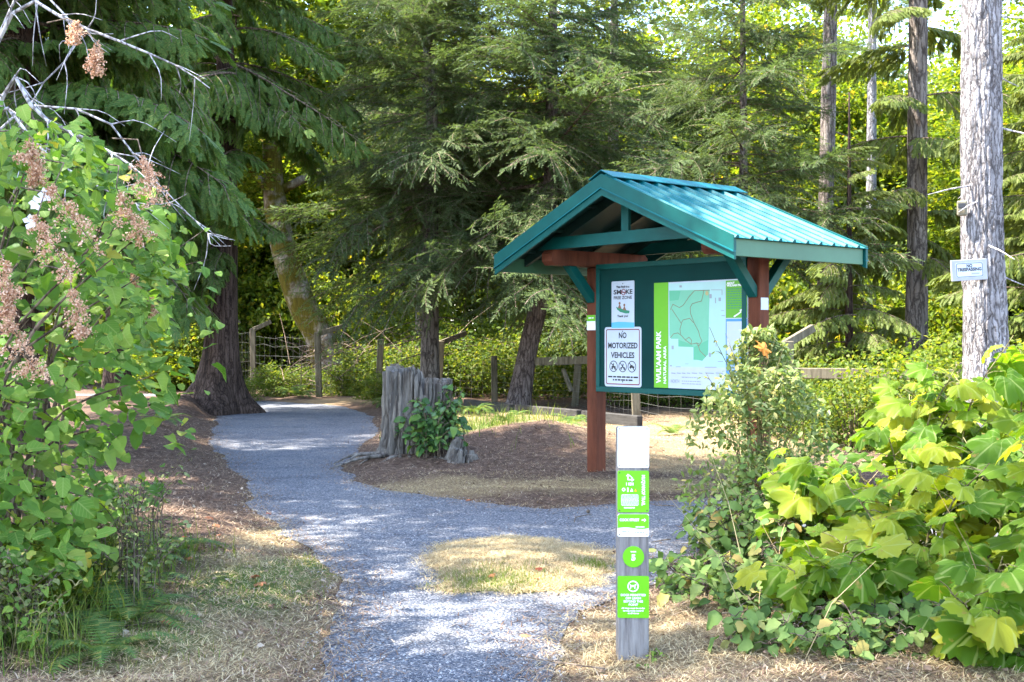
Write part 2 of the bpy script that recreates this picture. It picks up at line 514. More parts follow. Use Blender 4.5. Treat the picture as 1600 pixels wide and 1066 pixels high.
M['greenstem'] = mat_bark('green_brown_stem', [(0.3, (0.13, 0.10, 0.05)), (0.7, (0.26, 0.24, 0.10))], 8, bdist=0.01)
M['bark_fir'] = mat_bark('fir_bark', [(0.3, (0.06, 0.048, 0.040)), (0.5, (0.17, 0.14, 0.12)), (0.72, (0.31, 0.27, 0.24))], 5)
M['bark_grey'] = mat_bark('grey_furrowed_bark', [(0.28, (0.10, 0.09, 0.09)), (0.5, (0.27, 0.25, 0.25)), (0.72, (0.42, 0.40, 0.40))], 9, (1, 1, 0.15), 1.0, 0.04)
M['bark_lichen'] = mat_bark('lichen_spotted_bark', [(0.3, (0.07, 0.05, 0.045)), (0.55, (0.17, 0.13, 0.115)), (0.68, (0.24, 0.20, 0.18)), (0.72, (0.55, 0.54, 0.52))], 7, (1, 1, 0.7))
M['bark_cedar'] = mat_bark('cedar_bark', [(0.3, (0.022, 0.015, 0.012)), (0.5, (0.065, 0.042, 0.032)), (0.72, (0.14, 0.095, 0.075))], 7, (1, 1, 0.06), crackz=0.05)
M['bark_moss'] = mat_bark('mossy_bark', [(0.3, (0.12, 0.09, 0.06)), (0.6, (0.34, 0.29, 0.23)), (0.8, (0.5, 0.46, 0.4))], 5, (1, 1, 0.5), 0.8, 0.03, moss=((0.105, 0.085, 0.010), 0.42), crackc=0.7)
M['stump'] = mat_wood('weathered_stump_wood', [(0.32, (0.020, 0.014, 0.010)), (0.43, (0.085, 0.070, 0.058)), (0.56, (0.165, 0.145, 0.125)), (0.75, (0.28, 0.24, 0.195))], 6, (2.2, 2.2, 0.3), 1.0)
M['fence'] = mat_wood('weathered_fence_wood', [(0.3, (0.05, 0.04, 0.025)), (0.5, (0.12, 0.10, 0.065)), (0.75, (0.21, 0.185, 0.135))], 5, (4, 4, 0.4))
M['railwood'] = mat_wood('dark_rail_wood', [(0.3, (0.018, 0.016, 0.014)), (0.6, (0.05, 0.046, 0.042)), (0.8, (0.12, 0.11, 0.105))], 5, (0.6, 0.6, 4))
M['wire'] = mat_flat('galvanised_wire', (0.10, 0.095, 0.085), 0.5)
M['marker_wood'] = mat_wood('grey_post_wood', [(0.25, (0.06, 0.05, 0.047)), (0.45, (0.155, 0.14, 0.135)), (0.62, (0.23, 0.215, 0.205)), (0.8, (0.33, 0.305, 0.29))], 5, (9, 9, 0.7), 0.6)
M['redwood'] = mat_paint('red_brown_stain', (0.10, 0.030, 0.015), 0.7, 0.5, 3, 0.15, wear=(0.16, 0.075, 0.05), stretch=(3, 3, 0.5), bstr=0.5)
M['teal'] = mat_paint('teal_paint', (0.002, 0.070, 0.062), 0.5, 0.22, 3, 0.2)
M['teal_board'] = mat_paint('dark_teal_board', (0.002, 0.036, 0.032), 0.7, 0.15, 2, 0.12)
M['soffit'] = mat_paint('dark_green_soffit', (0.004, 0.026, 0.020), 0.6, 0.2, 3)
M['fascia'] = mat_paint('bounce_lit_fascia_paint', (0.040, 0.125, 0.068), 0.5, 0.15, 2)  # lighter, more olive than the teal: warm bounce light mixed into the paint colour
M['roof'] = mat_paint('turquoise_roof_metal', (0.001, 0.100, 0.112), 0.48, 0.25, 2, 0.18, bstr=0.05)
M['white'] = mat_flat('white_enamel', (0.80, 0.80, 0.80), 0.35)
M['signwhite'] = mat_flat('sign_white', (0.48, 0.54, 0.62), 0.35)
M['lime'] = mat_flat('lime_green_print', (0.12, 0.42, 0.006), 0.35)
M['limed'] = mat_flat('deeper_green_print', (0.085, 0.35, 0.006), 0.35)
M['black'] = mat_flat('black_print', (0.02, 0.02, 0.025), 0.5)
M['maroon'] = mat_flat('maroon_print', (0.20, 0.02, 0.03), 0.5)
M['grey'] = mat_flat('grey_print', (0.30, 0.32, 0.36), 0.5)
M['palegrey'] = mat_flat('pale_grey_print', (0.5, 0.53, 0.58), 0.5)
M['blue'] = mat_flat('blue_print', (0.06, 0.25, 0.50), 0.45)
M['cyan'] = mat_flat('cyan_print', (0.09, 0.42, 0.72), 0.45)
M['mapblue'] = mat_flat('map_pale_blue', (0.38, 0.60, 0.58), 0.4)
M['mapgreen'] = mat_flat('map_green', (0.10, 0.42, 0.25), 0.4)
M['mapgreen2'] = mat_flat('map_light_green', (0.16, 0.47, 0.31), 0.4)
M['tan'] = mat_flat('tan_print', (0.45, 0.36, 0.16), 0.5)
M['picgreen'] = mat_flat('picture_green', (0.02, 0.22, 0.12), 0.5)
M['brownprint'] = mat_flat('brown_print', (0.22, 0.10, 0.06), 0.5)
M['orange'] = mat_flat('orange_print', (0.75, 0.32, 0.02), 0.5)
M['screw'] = mat_flat('dark_screw', (0.05, 0.05, 0.05), 0.4)
M['galv'] = mat_paint('grey_plastic', (0.36, 0.40, 0.46), 0.4, 0.1, 6)
M['greyboard'] = mat_paint('grey_plank', (0.33, 0.34, 0.37), 0.6, 0.15, 5)
M['olive'] = mat_paint('olive_plastic', (0.16, 0.14, 0.09), 0.5, 0.25, 20)

# ------------------------------------------------------------------ ground, path
def smooth(a, b, x):
    t = np.clip((x - a) / (b - a), 0, 1)
    return t * t * (3 - 2 * t)

path_left = [G(440, 1250), G(490, 1066), G(505, 1000), G(522, 950), G(528, 905), G(500, 872), G(465, 845), G(425, 815), G(398, 790), G(378, 755),
             G(352, 720), G(330, 692), G(330, 670), G(342, 650), G(372, 636), G(396, 629), (-8.6, 31.5), (-11.5, 33.2), (-16, 34)]
path_right = [(-16, 36), (-11.2, 35.4), (-8.2, 32.6), (-6.4, 30.6), G(528, 634), G(578, 648), G(588, 668), G(574, 688), G(556, 706), G(536, 730), G(548, 748), G(600, 765), G(660, 777), G(735, 786), G(800, 792),
              G(860, 797), G(910, 792), G(1000, 786), G(1130, 778), (3.6, 12.2), (6.0, 12.6), (9.5, 12.2), (9.5, 9.0), (6.0, 9.4), (3.4, 9.1),
              G(1120, 850), G(1085, 880), G(1040, 905), G(960, 935), G(905, 958), G(872, 985), G(852, 1066), G(842, 1250)]
outline = []
raw = path_left + path_right
rg = rs(3)
for i in range(len(raw)):
    a, b = np.array(raw[i]), np.array(raw[(i + 1) % len(raw)])
    n = max(1, int(np.linalg.norm(b - a) / 0.11))
    for k in range(n):
        outline.append(a + (b - a) * k / n)
outline = np.array(outline)
o3 = np.column_stack([outline * 1.7, np.zeros(len(outline))])
amp = np.clip(outline[:, 1] / 150, 0.06, 0.10)[:, None]
outline = outline + (np.column_stack([vnoise(o3, 5), vnoise(o3, 9)]) - 0.5) * amp * 2
o3 = np.column_stack([outline * 9, np.zeros(len(outline))])
outline = outline + (np.column_stack([vnoise(o3, 15), vnoise(o3, 19)]) - 0.5) * amp * 0.9

def path_sd(XY, PL):
    """signed distance to a polygon (negative inside)"""
    XY = np.asarray(XY, float)
    A = PL; B = np.roll(PL, -1, axis=0)
    out = np.empty(len(XY))
    for s in range(0, len(XY), 4000):
        p = XY[s:s + 4000][:, None]
        ab = (B - A)[None]
        t = np.clip(((p - A) * ab).sum(2) / ((ab ** 2).sum(2) + 1e-12), 0, 1)
        d = np.sqrt((((A + t[..., None] * ab) - p) ** 2).sum(2)).min(1)
        c = ((A[None, :, 1] > p[..., 1]) != (B[None, :, 1] > p[..., 1]))
        with np.errstate(divide='ignore', invalid='ignore'):
            xi = (B[None, :, 0] - A[None, :, 0]) * (p[..., 1] - A[None, :, 1]) / (B[None, :, 1] - A[None, :, 1]) + A[None, :, 0]
        ins = ((c & (p[..., 0] < xi)).sum(1) % 2) == 1
        out[s:s + 4000] = np.where(ins, -d, d)
    return out
PATH_COARSE = outline[::3]

ISL = np.array([(0.02 + 0.62 * math.cos(a) * (1 + 0.12 * math.sin(3 * a + 1)), 8.15 + 1.12 * math.sin(a) * (1 + 0.1 * math.cos(2 * a)))
                for a in np.linspace(0, 2 * math.pi, 90, endpoint=False)])
i3 = np.column_stack([ISL * 7, np.zeros(len(ISL))])
ISL = ISL + (np.column_stack([vnoise(i3, 25), vnoise(i3, 29)]) - 0.5) * 0.22

MOUNDS = [(-5.9, 24.6, 1.5, 0.42), (0.35, 16.6, 1.1, 0.34), (-1.15, 15.1, 0.9, 0.16), (-4.2, 9.0, 1.8, 0.22), (3.0, 6.8, 1.6, 0.14), (-7.5, 17.0, 3.0, 0.35), (4.5, 17, 2.5, 0.1)]
def height(XY, sd=None):
    XY = np.asarray(XY, float)
    h = np.zeros(len(XY))
    for x, y, r, a in MOUNDS:
        h += a * np.exp(-(((XY[:, 0] - x) ** 2 + (XY[:, 1] - y) ** 2) / (r * r)))
    p3 = np.column_stack([XY * 1.3, np.zeros(len(XY))])
    h += 0.07 * vnoise(p3, 31) + 0.05 * vnoise(p3 * 3.1, 33)
    if sd is None:
        sd = path_sd(XY, PATH_COARSE)
    return h * smooth(0.02, 0.7, sd)

def zone(XY):
    """straw, green weights per point"""
    x, y = XY[:, 0], XY[:, 1]
    def blob(cx, cy, rx, ry):
        return np.exp(-(((x - cx) / rx) ** 2 + ((y - cy) / ry) ** 2) * 1.2)
    st = np.zeros(len(XY)); gr = np.zeros(len(XY))
    for b in [(-1.45, 5.9, 0.75, 1.2), (-1.55, 7.6, 0.5, 1.0), (-1.8, 9.2, 0.3, 1.0), (0.9, 6.0, 0.9, 1.2), (2.6, 5.6, 1.8, 1.0), (-0.5, 12.2, 1.6, 0.7), (1.2, 12.3, 1.5, 0.5),
              (3.0, 18.5, 2.4, 4.5), (2.2, 14.5, 1.0, 1.6), (6, 22, 4, 5), (-0.3, 22, 1.6, 2.5), (0.5, 4, 2, 1.5), (-4.2, 29.5, 1.5, 1.2)]:
        st = np.maximum(st, blob(*b))
    for b in [(-1.55, 7.0, 0.5, 0.9), (-1.35, 8.0, 0.4, 0.6), (-1.9, 5.8, 0.6, 0.7), (0.2, 20, 1.5, 2.5), (-1.0, 19.5, 1.0, 2.0)]:
        gr = np.maximum(gr, blob(*b))
    return st, gr

def axis_pts(fine0, fine1, step, far0, far1):
    a = list(np.arange(fine0, fine1 + 1e-6, step))
    s = step; p = fine1
    while p < far1:
        s *= 1.35; p += s; a.append(min(p, far1))
    s = step; p = fine0
    while p > far0:
        s *= 1.35; p -= s; a.insert(0, max(p, far0))
    return np.array(sorted(set(np.round(a, 5))))
gx = axis_pts(-7, 7, 0.14, -600, 600)
gy = axis_pts(3.5, 26, 0.14, -400, 900)
GX, GY = np.meshgrid(gx, gy)
GXY = np.column_stack([GX.ravel(), GY.ravel()])
sd = np.full(len(GXY), 5.0)
near = (np.abs(GXY[:, 0]) < 20) & (GXY[:, 1] > 2) & (GXY[:, 1] < 40)
sd[near] = path_sd(GXY[near], PATH_COARSE)
gh = height(GXY, sd)
gh = np.where(sd < 0, -0.012 * smooth(0, 0.12, -sd), gh)
nxg, nyg = len(gx), len(gy)
I = np.arange(nxg * nyg).reshape(nyg, nxg)
gF = np.column_stack([I[:-1, :-1].ravel(), I[:-1, 1:].ravel(), I[1:, 1:].ravel(), I[1:, :-1].ravel()])
gme = np_mesh('ground', np.column_stack([GXY, gh]), gF, M['ground'], smooth=True)
st, gr = zone(GXY)
ca = gme.color_attributes.new('zone', 'FLOAT_COLOR', 'POINT')
ca.data.foreach_set('color', np.column_stack([st, gr, np.zeros(len(st)), np.ones(len(st))]).astype(np.float32).ravel())
tag(obj('ground', gme), kind='structure')

def sheet(name, PL, z, mat, dome=0.0):
    tri = tessellate_polygon([[Vector((a, b, 0)) for a, b in PL]])
    me = bpy.data.meshes.new(name)
    me.from_pydata([(a, b, z) for a, b in PL], [], [tuple(t) for t in tri])
    bm = bmesh.new(); bm.from_mesh(me)
    bmesh.ops.recalc_face_normals(bm, faces=bm.faces[:])
    for f in bm.faces:
        if f.normal.z < 0: f.normal_flip()
    bm.to_mesh(me); bm.free()
    me.materials.append(mat)
    return me
tag(obj('path', sheet('path', outline, 0.006, M['gravel'])), kind='structure')

# dome of the dry grass island in the fork
nr = 8
cx, cy = ISL.mean(0)
iv, iF = [], []
for k in range(nr + 1):
    t = k / nr
    for a, b in ISL:
        iv.append((cx + (a - cx) * t, cy + (b - cy) * t, 0.010 + 0.045 * (1 - t * t)))
n = len(ISL)
for k in range(nr):
    for i in range(n):
        iF.append((k * n + i, (k + 1) * n + i, (k + 1) * n + (i + 1) % n, k * n + (i + 1) % n))
ime = np_mesh('grass_island', iv, iF, M['ground'], smooth=True)
ca = ime.color_attributes.new('zone', 'FLOAT_COLOR', 'POINT')
ivn = np.array(iv)
gi = np.exp(-(((ivn[:, 0] + 0.1) / 0.4) ** 2 + ((ivn[:, 1] - 7.45) / 0.35) ** 2)) * 0.8
ca.data.foreach_set('color', np.column_stack([np.full(len(iv), 0.9), gi, np.zeros(len(iv)), np.ones(len(iv))]).astype(np.float32).ravel())
tag(obj('grass_island', ime), kind='structure')

# loose stones on the gravel
rg = rs(8)
TVs = np.array([(1, 0, 0), (-0.5, 0.85, 0), (-0.6, -0.8, 0), (0.1, 0.05, 0.8), (0.4, 0.6, 0.45)]) * 0.5
TFs = np.array([(0, 4, 3), (4, 1, 3), (1, 2, 3), (2, 0, 3), (0, 1, 4)])
c = np.column_stack([rg.uniform(-3, 3, 26000), rg.uniform(4.8, 12.5, 26000)])
c = c[rg.rand(len(c)) < np.clip(6 / c[:, 1], 0, 1)]
s_ = path_sd(c, PATH_COARSE)
si = path_sd(c, ISL)
keep = (s_ < 0.12) & (si > -0.05)
c = c[keep]
ang = rg.uniform(0, 6.28, len(c))
Mz = np.zeros((len(c), 3, 3)); Mz[:, 0, 0] = np.cos(ang); Mz[:, 0, 1] = -np.sin(ang); Mz[:, 1, 0] = np.sin(ang); Mz[:, 1, 1] = np.cos(ang); Mz[:, 2, 2] = 1
sc = 0.006 + 0.016 * rg.rand(len(c)) ** 4
V, F = scatter(TVs, TFs, Mz, np.column_stack([c, np.full(len(c), 0.006)]), sc)
tag(obj('gravel', np_mesh('gravel', V, F, M['stone'])), 'loose grey crushed stones scattered over the forked path', 'gravel', kind='stuff')
#@@PART2
# ------------------------------------------------------------------ lettering helpers
def text_mesh(s, size, mat, wid=None, bold=0.0, align='CENTER', spacing=1.0, sx=1.0):
    cu = bpy.data.curves.new('lettering', 'FONT')
    cu.body = s; cu.size = size; cu.align_x = align; cu.align_y = 'CENTER'
    cu.offset = bold; cu.space_character = spacing
    cu.resolution_u = 3
    o = bpy.data.objects.new('lettering', cu)
    COL.objects.link(o)
    bpy.context.view_layer.update()
    dg = bpy.context.evaluated_depsgraph_get()
    me = bpy.data.meshes.new_from_object(o.evaluated_get(dg))
    bpy.data.objects.remove(o); bpy.data.curves.remove(cu)
    n = len(me.vertices)
    co = np.empty(n * 3, np.float32); me.vertices.foreach_get('co', co); co = co.reshape(-1, 3)
    if wid and n:
        w = co[:, 0].max() - co[:, 0].min()
        sx = wid / w
    co[:, 0] *= sx
    new = np.column_stack([co[:, 0], np.zeros(n), co[:, 1]])
    me.vertices.foreach_set('co', new.astype(np.float32).ravel())
    me.materials.clear(); me.materials.append(mat)
    me.update()
    return me

def letter(parent, s, x, z, y, h, mat, wid=None, bold=0.0, rot=0.0, align='CENTER', name='lettering'):
    """text facing -y; h is capital height"""
    o = obj(name, text_mesh(s, h / 0.72, mat, wid, bold, align), parent)
    o.location = (x, y, z)
    o.rotation_euler = (0, rot, 0)
    return o

def rrect(x0, z0, x1, z1, r=0.0, n=4):
    if r <= 0: return [(x0, z0), (x1, z0), (x1, z1), (x0, z1)]
    out = []
    for cx, cz, a0 in ((x1 - r, z0 + r, -90), (x1 - r, z1 - r, 0), (x0 + r, z1 - r, 90), (x0 + r, z0 + r, 180)):
        for k in range(n + 1):
            a = R(a0 + 90 * k / n)
            out.append((cx + r * math.cos(a), cz + r * math.sin(a)))
    return out

def circ(cx, cz, r, n=24, sx=1.0):
    return [(cx + sx * r * math.cos(2 * math.pi * k / n), cz + r * math.sin(2 * math.pi * k / n)) for k in range(n)]

def ring(mb, cx, cz, r0, r1, y0, y1, mi=0, n=28):
    for k in range(n):
        a, b = 2 * math.pi * k / n, 2 * math.pi * (k + 1) / n
        mb.prism([(cx + r * math.cos(t), cz + r * math.sin(t)) for r, t in ((r0, a), (r1, a), (r1, b), (r0, b))], y0, y1, 'y', mi)

def strip(mb, pts, w, y0, y1, mi=0):
    """flat drawn line through 2D points"""
    for (a, b), (c, d) in zip(pts[:-1], pts[1:]):
        L = math.hypot(c - a, d - b)
        if L < 1e-6: continue
        nx, nz = -(d - b) / L * w / 2, (c - a) / L * w / 2
        ex, ez = (c - a) / L * w * 0.3, (d - b) / L * w * 0.3
        mb.prism([(a + nx - ex, b + nz - ez), (a - nx - ex, b - nz - ez), (c - nx + ex, d - nz + ez), (c + nx + ex, d + nz + ez)], y0, y1, 'y', mi)

def words(mb, x0, x1, z, h, y, rg, mi=0, gap=0.35):
    """a line of print too small to read: word-length dashes"""
    x = x0
    while x < x1:
        w = h * rg.uniform(1.2, 4.0)
        mb.prism(rrect(x, z - h / 2, min(x + w, x1), z + h / 2), y, y + 0.0006, 'y', mi)
        x += w + h * gap * 2

# ------------------------------------------------------------------ information kiosk
TH = R(50)
KX, KY = 1.63, 12.41
kiosk = empty('information_kiosk', (KX, KY, 0), -TH)
tag(kiosk, 'park information kiosk with turquoise metal gable roof, red-brown posts and teal notice board', 'kiosk')
HX = 1.105                            # posts at x = +-HX
for s in (-1, 1):
    MB().box((s * HX - 0.075, -0.075, -0.3), (s * HX + 0.075, 0.075, 2.297), 0, 0.008).build('post', M['redwood'], kiosk)
    # beam along the ridge direction with chamfered ends
    prof = [(-0.72, 2.34), (-0.68, 2.30), (0.68, 2.30), (0.72, 2.34), (0.72, 2.42), (0.68, 2.46), (-0.68, 2.46), (-0.72, 2.42)]
    MB().prism(prof, s * HX - 0.08, s * HX + 0.08, 'x').build('beam', M['redwood'], kiosk)
    for f in (-1, 1):
        b = MB()
        b.obox((s * HX, f * 0.055, 1.94), (s * HX, f * 0.43, 2.335), 0.085, 0.10, up=(1, 0, 0.001), bev=0.004)
        b.build('brace', M['teal'], kiosk)

HS, ZP, ZE, GY_ = 1.62, 3.10, 2.405, 0.98          # half span, peak, eave top, half length
SLOPE = (ZP - ZE) / HS
SL = math.hypot(HS, ZP - ZE)
# metal panels, each with its raised rib
npan = 10
pw = 2 * (GY_ + 0.02) / npan
for s in (-1, 1):
    prof = [(0, 0), (0.014, 0.026), (0.040, 0.026), (0.054, 0), (0.120, 0), (0.126, 0.006), (0.134, 0.006), (0.14, 0), (pw - 0.002, 0),
            (pw - 0.002, -0.003), (0.0, -0.003)]
    b = MB()
    ux, uz = s * math.cos(math.atan(SLOPE)), -math.sin(math.atan(SLOPE))
    nx, nz = s * math.sin(math.atan(SLOPE)), math.cos(math.atan(SLOPE))
    V = []
    for t in (0.03, SL + 0.035):
        for a, h in prof:
            V.append((ux * t + nx * (h + 0.004), a, ZP + uz * t + nz * (h + 0.004)))
    n = len(prof)
    F = [(i, (i + 1) % n, n + (i + 1) % n, n + i) for i in range(n)]
    tri = tessellate_polygon([[Vector((a, h, 0)) for a, h in prof]])
    F += [tuple(t) for t in tri] + [tuple(n + i for i in t) for t in tri]
    b.add(V, F)
    me = b.mesh('roof_panel', M['roof'])
    for k in range(npan):
        o = obj('roof_panel', me, kiosk)
        o.location = (0, -GY_ - 0.02 + k * pw, 0)
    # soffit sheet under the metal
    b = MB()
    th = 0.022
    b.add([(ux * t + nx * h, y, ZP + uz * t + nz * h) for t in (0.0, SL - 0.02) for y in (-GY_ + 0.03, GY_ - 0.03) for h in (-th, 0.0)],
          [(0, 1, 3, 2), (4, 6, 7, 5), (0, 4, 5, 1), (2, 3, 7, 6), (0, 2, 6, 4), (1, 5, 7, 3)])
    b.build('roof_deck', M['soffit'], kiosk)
    # eave fascia
    MB().box((min(s * HS, s * (HS - 0.03)), -GY_ + 0.03, ZE - 0.165), (max(s * HS, s * (HS - 0.03)), GY_ - 0.03, ZE - 0.012), 0, 0.003).build('fascia_board', M['fascia'], kiosk)
    # barge boards: upper trim and lower board on both gables
    for f in (-1, 1):
        y0 = f * GY_
        def rake(h0, h1, ya, yb, name, mat, e0=0.0, e1=0.02):
            bb = MB()
            pts = [(0, ZP + h1), (s * (HS + e1), ZE + h1 - SLOPE * e1), (s * (HS + e1), ZE + h0 - SLOPE * e1), (0, ZP + h0)]
            bb.prism(pts, min(ya, yb), max(ya, yb), 'y').build(name, mat, kiosk)
        rake(-0.112, 0.020, y0 - f * 0.012, y0 + f * 0.024, 'rake_trim', M['teal'])
        rake(-0.124, -0.112, y0 - f * 0.006, y0 + f * 0.034, 'rake_trim_lip', M['roof'])
        rake(-0.190, -0.124, y0 - f * 0.008, y0 + f * 0.016, 'barge_board', M['teal'])
rgr = rs(66)
n = 420
sd_ = rgr.choice([-1, 1], n); tt = SL * np.sqrt(rgr.rand(n)) * 0.97 + 0.05; yy = rgr.uniform(-GY_, GY_, n)
TT_ = np.column_stack([sd_ * math.cos(math.atan(SLOPE)) * tt, yy, ZP - math.sin(math.atan(SLOPE)) * tt + 0.012])
an = rgr.uniform(0, 6.28, n)
DD = np.column_stack([np.cos(an), np.sin(an), -SLOPE * np.cos(an) * sd_])
V, F = scatter([(0, -0.05, 0), (0, 0.05, 0), (1, 0, 0.05)], [(0, 1, 2)], frames(DD, np.tile([0, 0, 1.0], (n, 1))), TT_, rgr.uniform(0.02, 0.07, n))
tag(obj('roof_litter', np_mesh('roof_litter', V, F, M['litter']), kiosk), kind='stuff')
# ridge cap
capp = [(-0.17, ZP - 0.035), (0, ZP + 0.045), (0.17, ZP - 0.035), (0.168, ZP - 0.042), (0, ZP + 0.037), (-0.168, ZP - 0.042)]
MB().prism([(a, b + 0.012) for a, b in capp], -GY_ - 0.03, GY_ + 0.02, 'y').build('ridge_cap', M['roof'], kiosk)
# trusses: rafters, tie beam, king post
for y in (-0.62, 0.0, 0.62):
    for s in (-1, 1):
        b = MB()
        pts = [(0, ZP - 0.028), (s * (HS - 0.06), ZE + SLOPE * 0.06 - 0.028), (s * (HS - 0.06), ZE + SLOPE * 0.06 - 0.125), (0, ZP - 0.14)]
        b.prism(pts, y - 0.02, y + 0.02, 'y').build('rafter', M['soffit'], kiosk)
    if y:
        MB().prism([(-1.28, 2.463), (1.28, 2.463), (1.05, 2.585), (-1.05, 2.585)], y - 0.045 * (1 if y < 0 else -1) - 0.022, y - 0.045 * (1 if y < 0 else -1) + 0.022, 'y').build('tie_beam', M['teal'], kiosk)
        MB().box((-0.05, y - 0.062, 2.5855), (0.05, y - 0.022, 2.985), 0, 0.003).build('king_post', M['teal'], kiosk)
for s in (-1, 1):
    for t in (0.45, 0.95, 1.4):
        x = s * t
        z = ZP - SLOPE * t
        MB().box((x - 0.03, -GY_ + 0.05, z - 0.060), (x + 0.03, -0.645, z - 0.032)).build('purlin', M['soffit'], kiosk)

# notice board
BY = -0.070                            # front face of the board
BX0, BX1, BZ0, BZ1 = -1.028, 1.028, 0.955, 2.325
MB().box((BX0, BY, BZ0), (BX1, BY + 0.05, BZ1)).build('notice_board', M['teal_board'], kiosk)
for lo, hi in (((BX0, BZ1 - 0.055), (BX1, BZ1)), ((BX0, BZ0), (BX1, BZ0 + 0.055)), ((BX0, BZ0 + 0.0555), (BX0 + 0.055, BZ1 - 0.0555)), ((BX1 - 0.055, BZ0 + 0.0555), (BX1, BZ1 - 0.0555))):
    MB().box((lo[0], BY - 0.014, lo[1]), (hi[0], BY - 0.001, hi[1]), 0, 0.003).build('board_trim', M['teal'], kiosk)

CT, ST_ = math.cos(TH), math.sin(TH)
def BP(u, v, y=BY):                    # photo pixel on the board face -> board x, z
    k = (u - 800) / FPX
    X0, Y0 = KX + ST_ * y, KY + CT * y
    x = (k * Y0 - X0) / (CT + k * ST_)
    return x, CAM_H - (v - 533) / FPX * (Y0 - ST_ * x)

def plate(name, x0, z0, x1, z1, r, y, mat, parent, th=0.004, label=None):
    o = MB().prism(rrect(x0, z0, x1, z1, r), y - th, y, 'y').build(name, mat, parent)
    if label: o['label'] = label
    return o
def pr(name, parent, mat, fn):
    b = MB(); fn(b)
    o = b.build(name, mat, parent)
    if any(w in name for w in ('print', 'marks', 'lines', 'band', 'shading', 'footer', 'icon', 'logo')): o['kind'] = 'stuff'
    return o

# "no motorized vehicles" sign
x0, zt = BP(945.3, 511.4); x1, _ = BP(1002.6, 511); _, zb = BP(945.3, 603.5)
sg = plate('no_motor_vehicles_sign', x0, zb, x1, zt, 0.03, BY - 0.001, M['signwhite'], kiosk, label='white sign with maroon border banning motorized vehicles')
W, H = x1 - x0, zt - zb
yf = BY - 0.0056
def border(b):
    m, t = 0.022, 0.011
    o, i = rrect(x0 + m, zb + m, x1 - m, zt - m, 0.022), rrect(x0 + m + t, zb + m + t, x1 - m - t, zt - m - t, 0.014)
    for k in range(len(o)):
        j = (k + 1) % len(o)
        b.prism([o[k], o[j], i[j], i[k]], yf - 0.0006, yf, 'y')
pr('border', sg, M['maroon'], border)
xc = (x0 + x1) / 2
yl = yf - 0.001
letter(sg, 'NO', xc, zt - H * 0.145, yl, H * 0.095, M['black'], W * 0.21, 0.0026)
letter(sg, 'MOTORIZED', xc, zt - H * 0.315, yl, H * 0.095, M['black'], W * 0.80, 0.0026)
letter(sg, 'VEHICLES', xc, zt - H * 0.475, yl, H * 0.095, M['black'], W * 0.64, 0.0026)
for k in range(3):
    cxk, czk, rr = x0 + W * (0.25 + 0.25 * k), zt - H * 0.66, W * 0.112
    def pic(b):
        ring(b, cxk, czk, rr * 0.86, rr, yf - 0.0007, yf)
        strip(b, [(cxk - rr * 0.64, czk + rr * 0.64), (cxk + rr * 0.64, czk - rr * 0.64)], rr * 0.15, yf - 0.0012, yf - 0.0006)
        if k == 0:     # quad rider
            for dx in (-0.36, 0.36): b.prism(circ(cxk + rr * dx, czk - rr * 0.38, rr * 0.2, 12), yf - 0.0007, yf, 'y')
            strip(b, [(cxk - rr * 0.42, czk - rr * 0.1), (cxk + rr * 0.42, czk - rr * 0.1)], rr * 0.28, yf - 0.0007, yf)
            strip(b, [(cxk - rr * 0.1, czk), (cxk + rr * 0.0, czk + rr * 0.45)], rr * 0.22, yf - 0.0007, yf)
        elif k == 1:   # motorbike
            for dx in (-0.38, 0.4): ring(b, cxk + rr * dx, czk - rr * 0.35, rr * 0.13, rr * 0.23, yf - 0.0007, yf, n=12)
            strip(b, [(cxk - rr * 0.38, czk - rr * 0.3), (cxk, czk - rr * 0.05), (cxk + rr * 0.4, czk - rr * 0.3)], rr * 0.2, yf - 0.0007, yf)
            strip(b, [(cxk, czk - rr * 0.05), (cxk + rr * 0.12, czk + rr * 0.42)], rr * 0.22, yf - 0.0007, yf)
        else:          # car seen from the side
            for dx in (-0.34, 0.34): b.prism(circ(cxk + rr * dx, czk - rr * 0.22, rr * 0.15, 12), yf - 0.0007, yf, 'y')
            b.prism([(cxk - rr * 0.6, czk - rr * 0.2), (cxk + rr * 0.6, czk - rr * 0.2), (cxk + rr * 0.58, czk + rr * 0.05), (cxk + rr * 0.25, czk + rr * 0.1),
                     (cxk + rr * 0.1, czk + rr * 0.3), (cxk - rr * 0.3, czk + rr * 0.3), (cxk - rr * 0.5, czk + rr * 0.06)], yf - 0.0007, yf, 'y')
    pr('prohibition_symbol', sg, M['black'], pic)
wr = rs(4)
pr('small_print', sg, M['black'], lambda b: (words(b, x0 + W * 0.1, x1 - W * 0.08, zt - H * 0.835, H * 0.026, yl, wr), words(b, x0 + W * 0.23, x1 - W * 0.22, zt - H * 0.885, H * 0.026, yl, wr)))
pr('screw', sg, M['screw'], lambda b: (b.prism(circ(xc, zt - H * 0.072, 0.007, 10), yf - 0.002, yf, 'y'), b.prism(circ(xc, zb + H * 0.085, 0.007, 10), yf - 0.002, yf, 'y')))

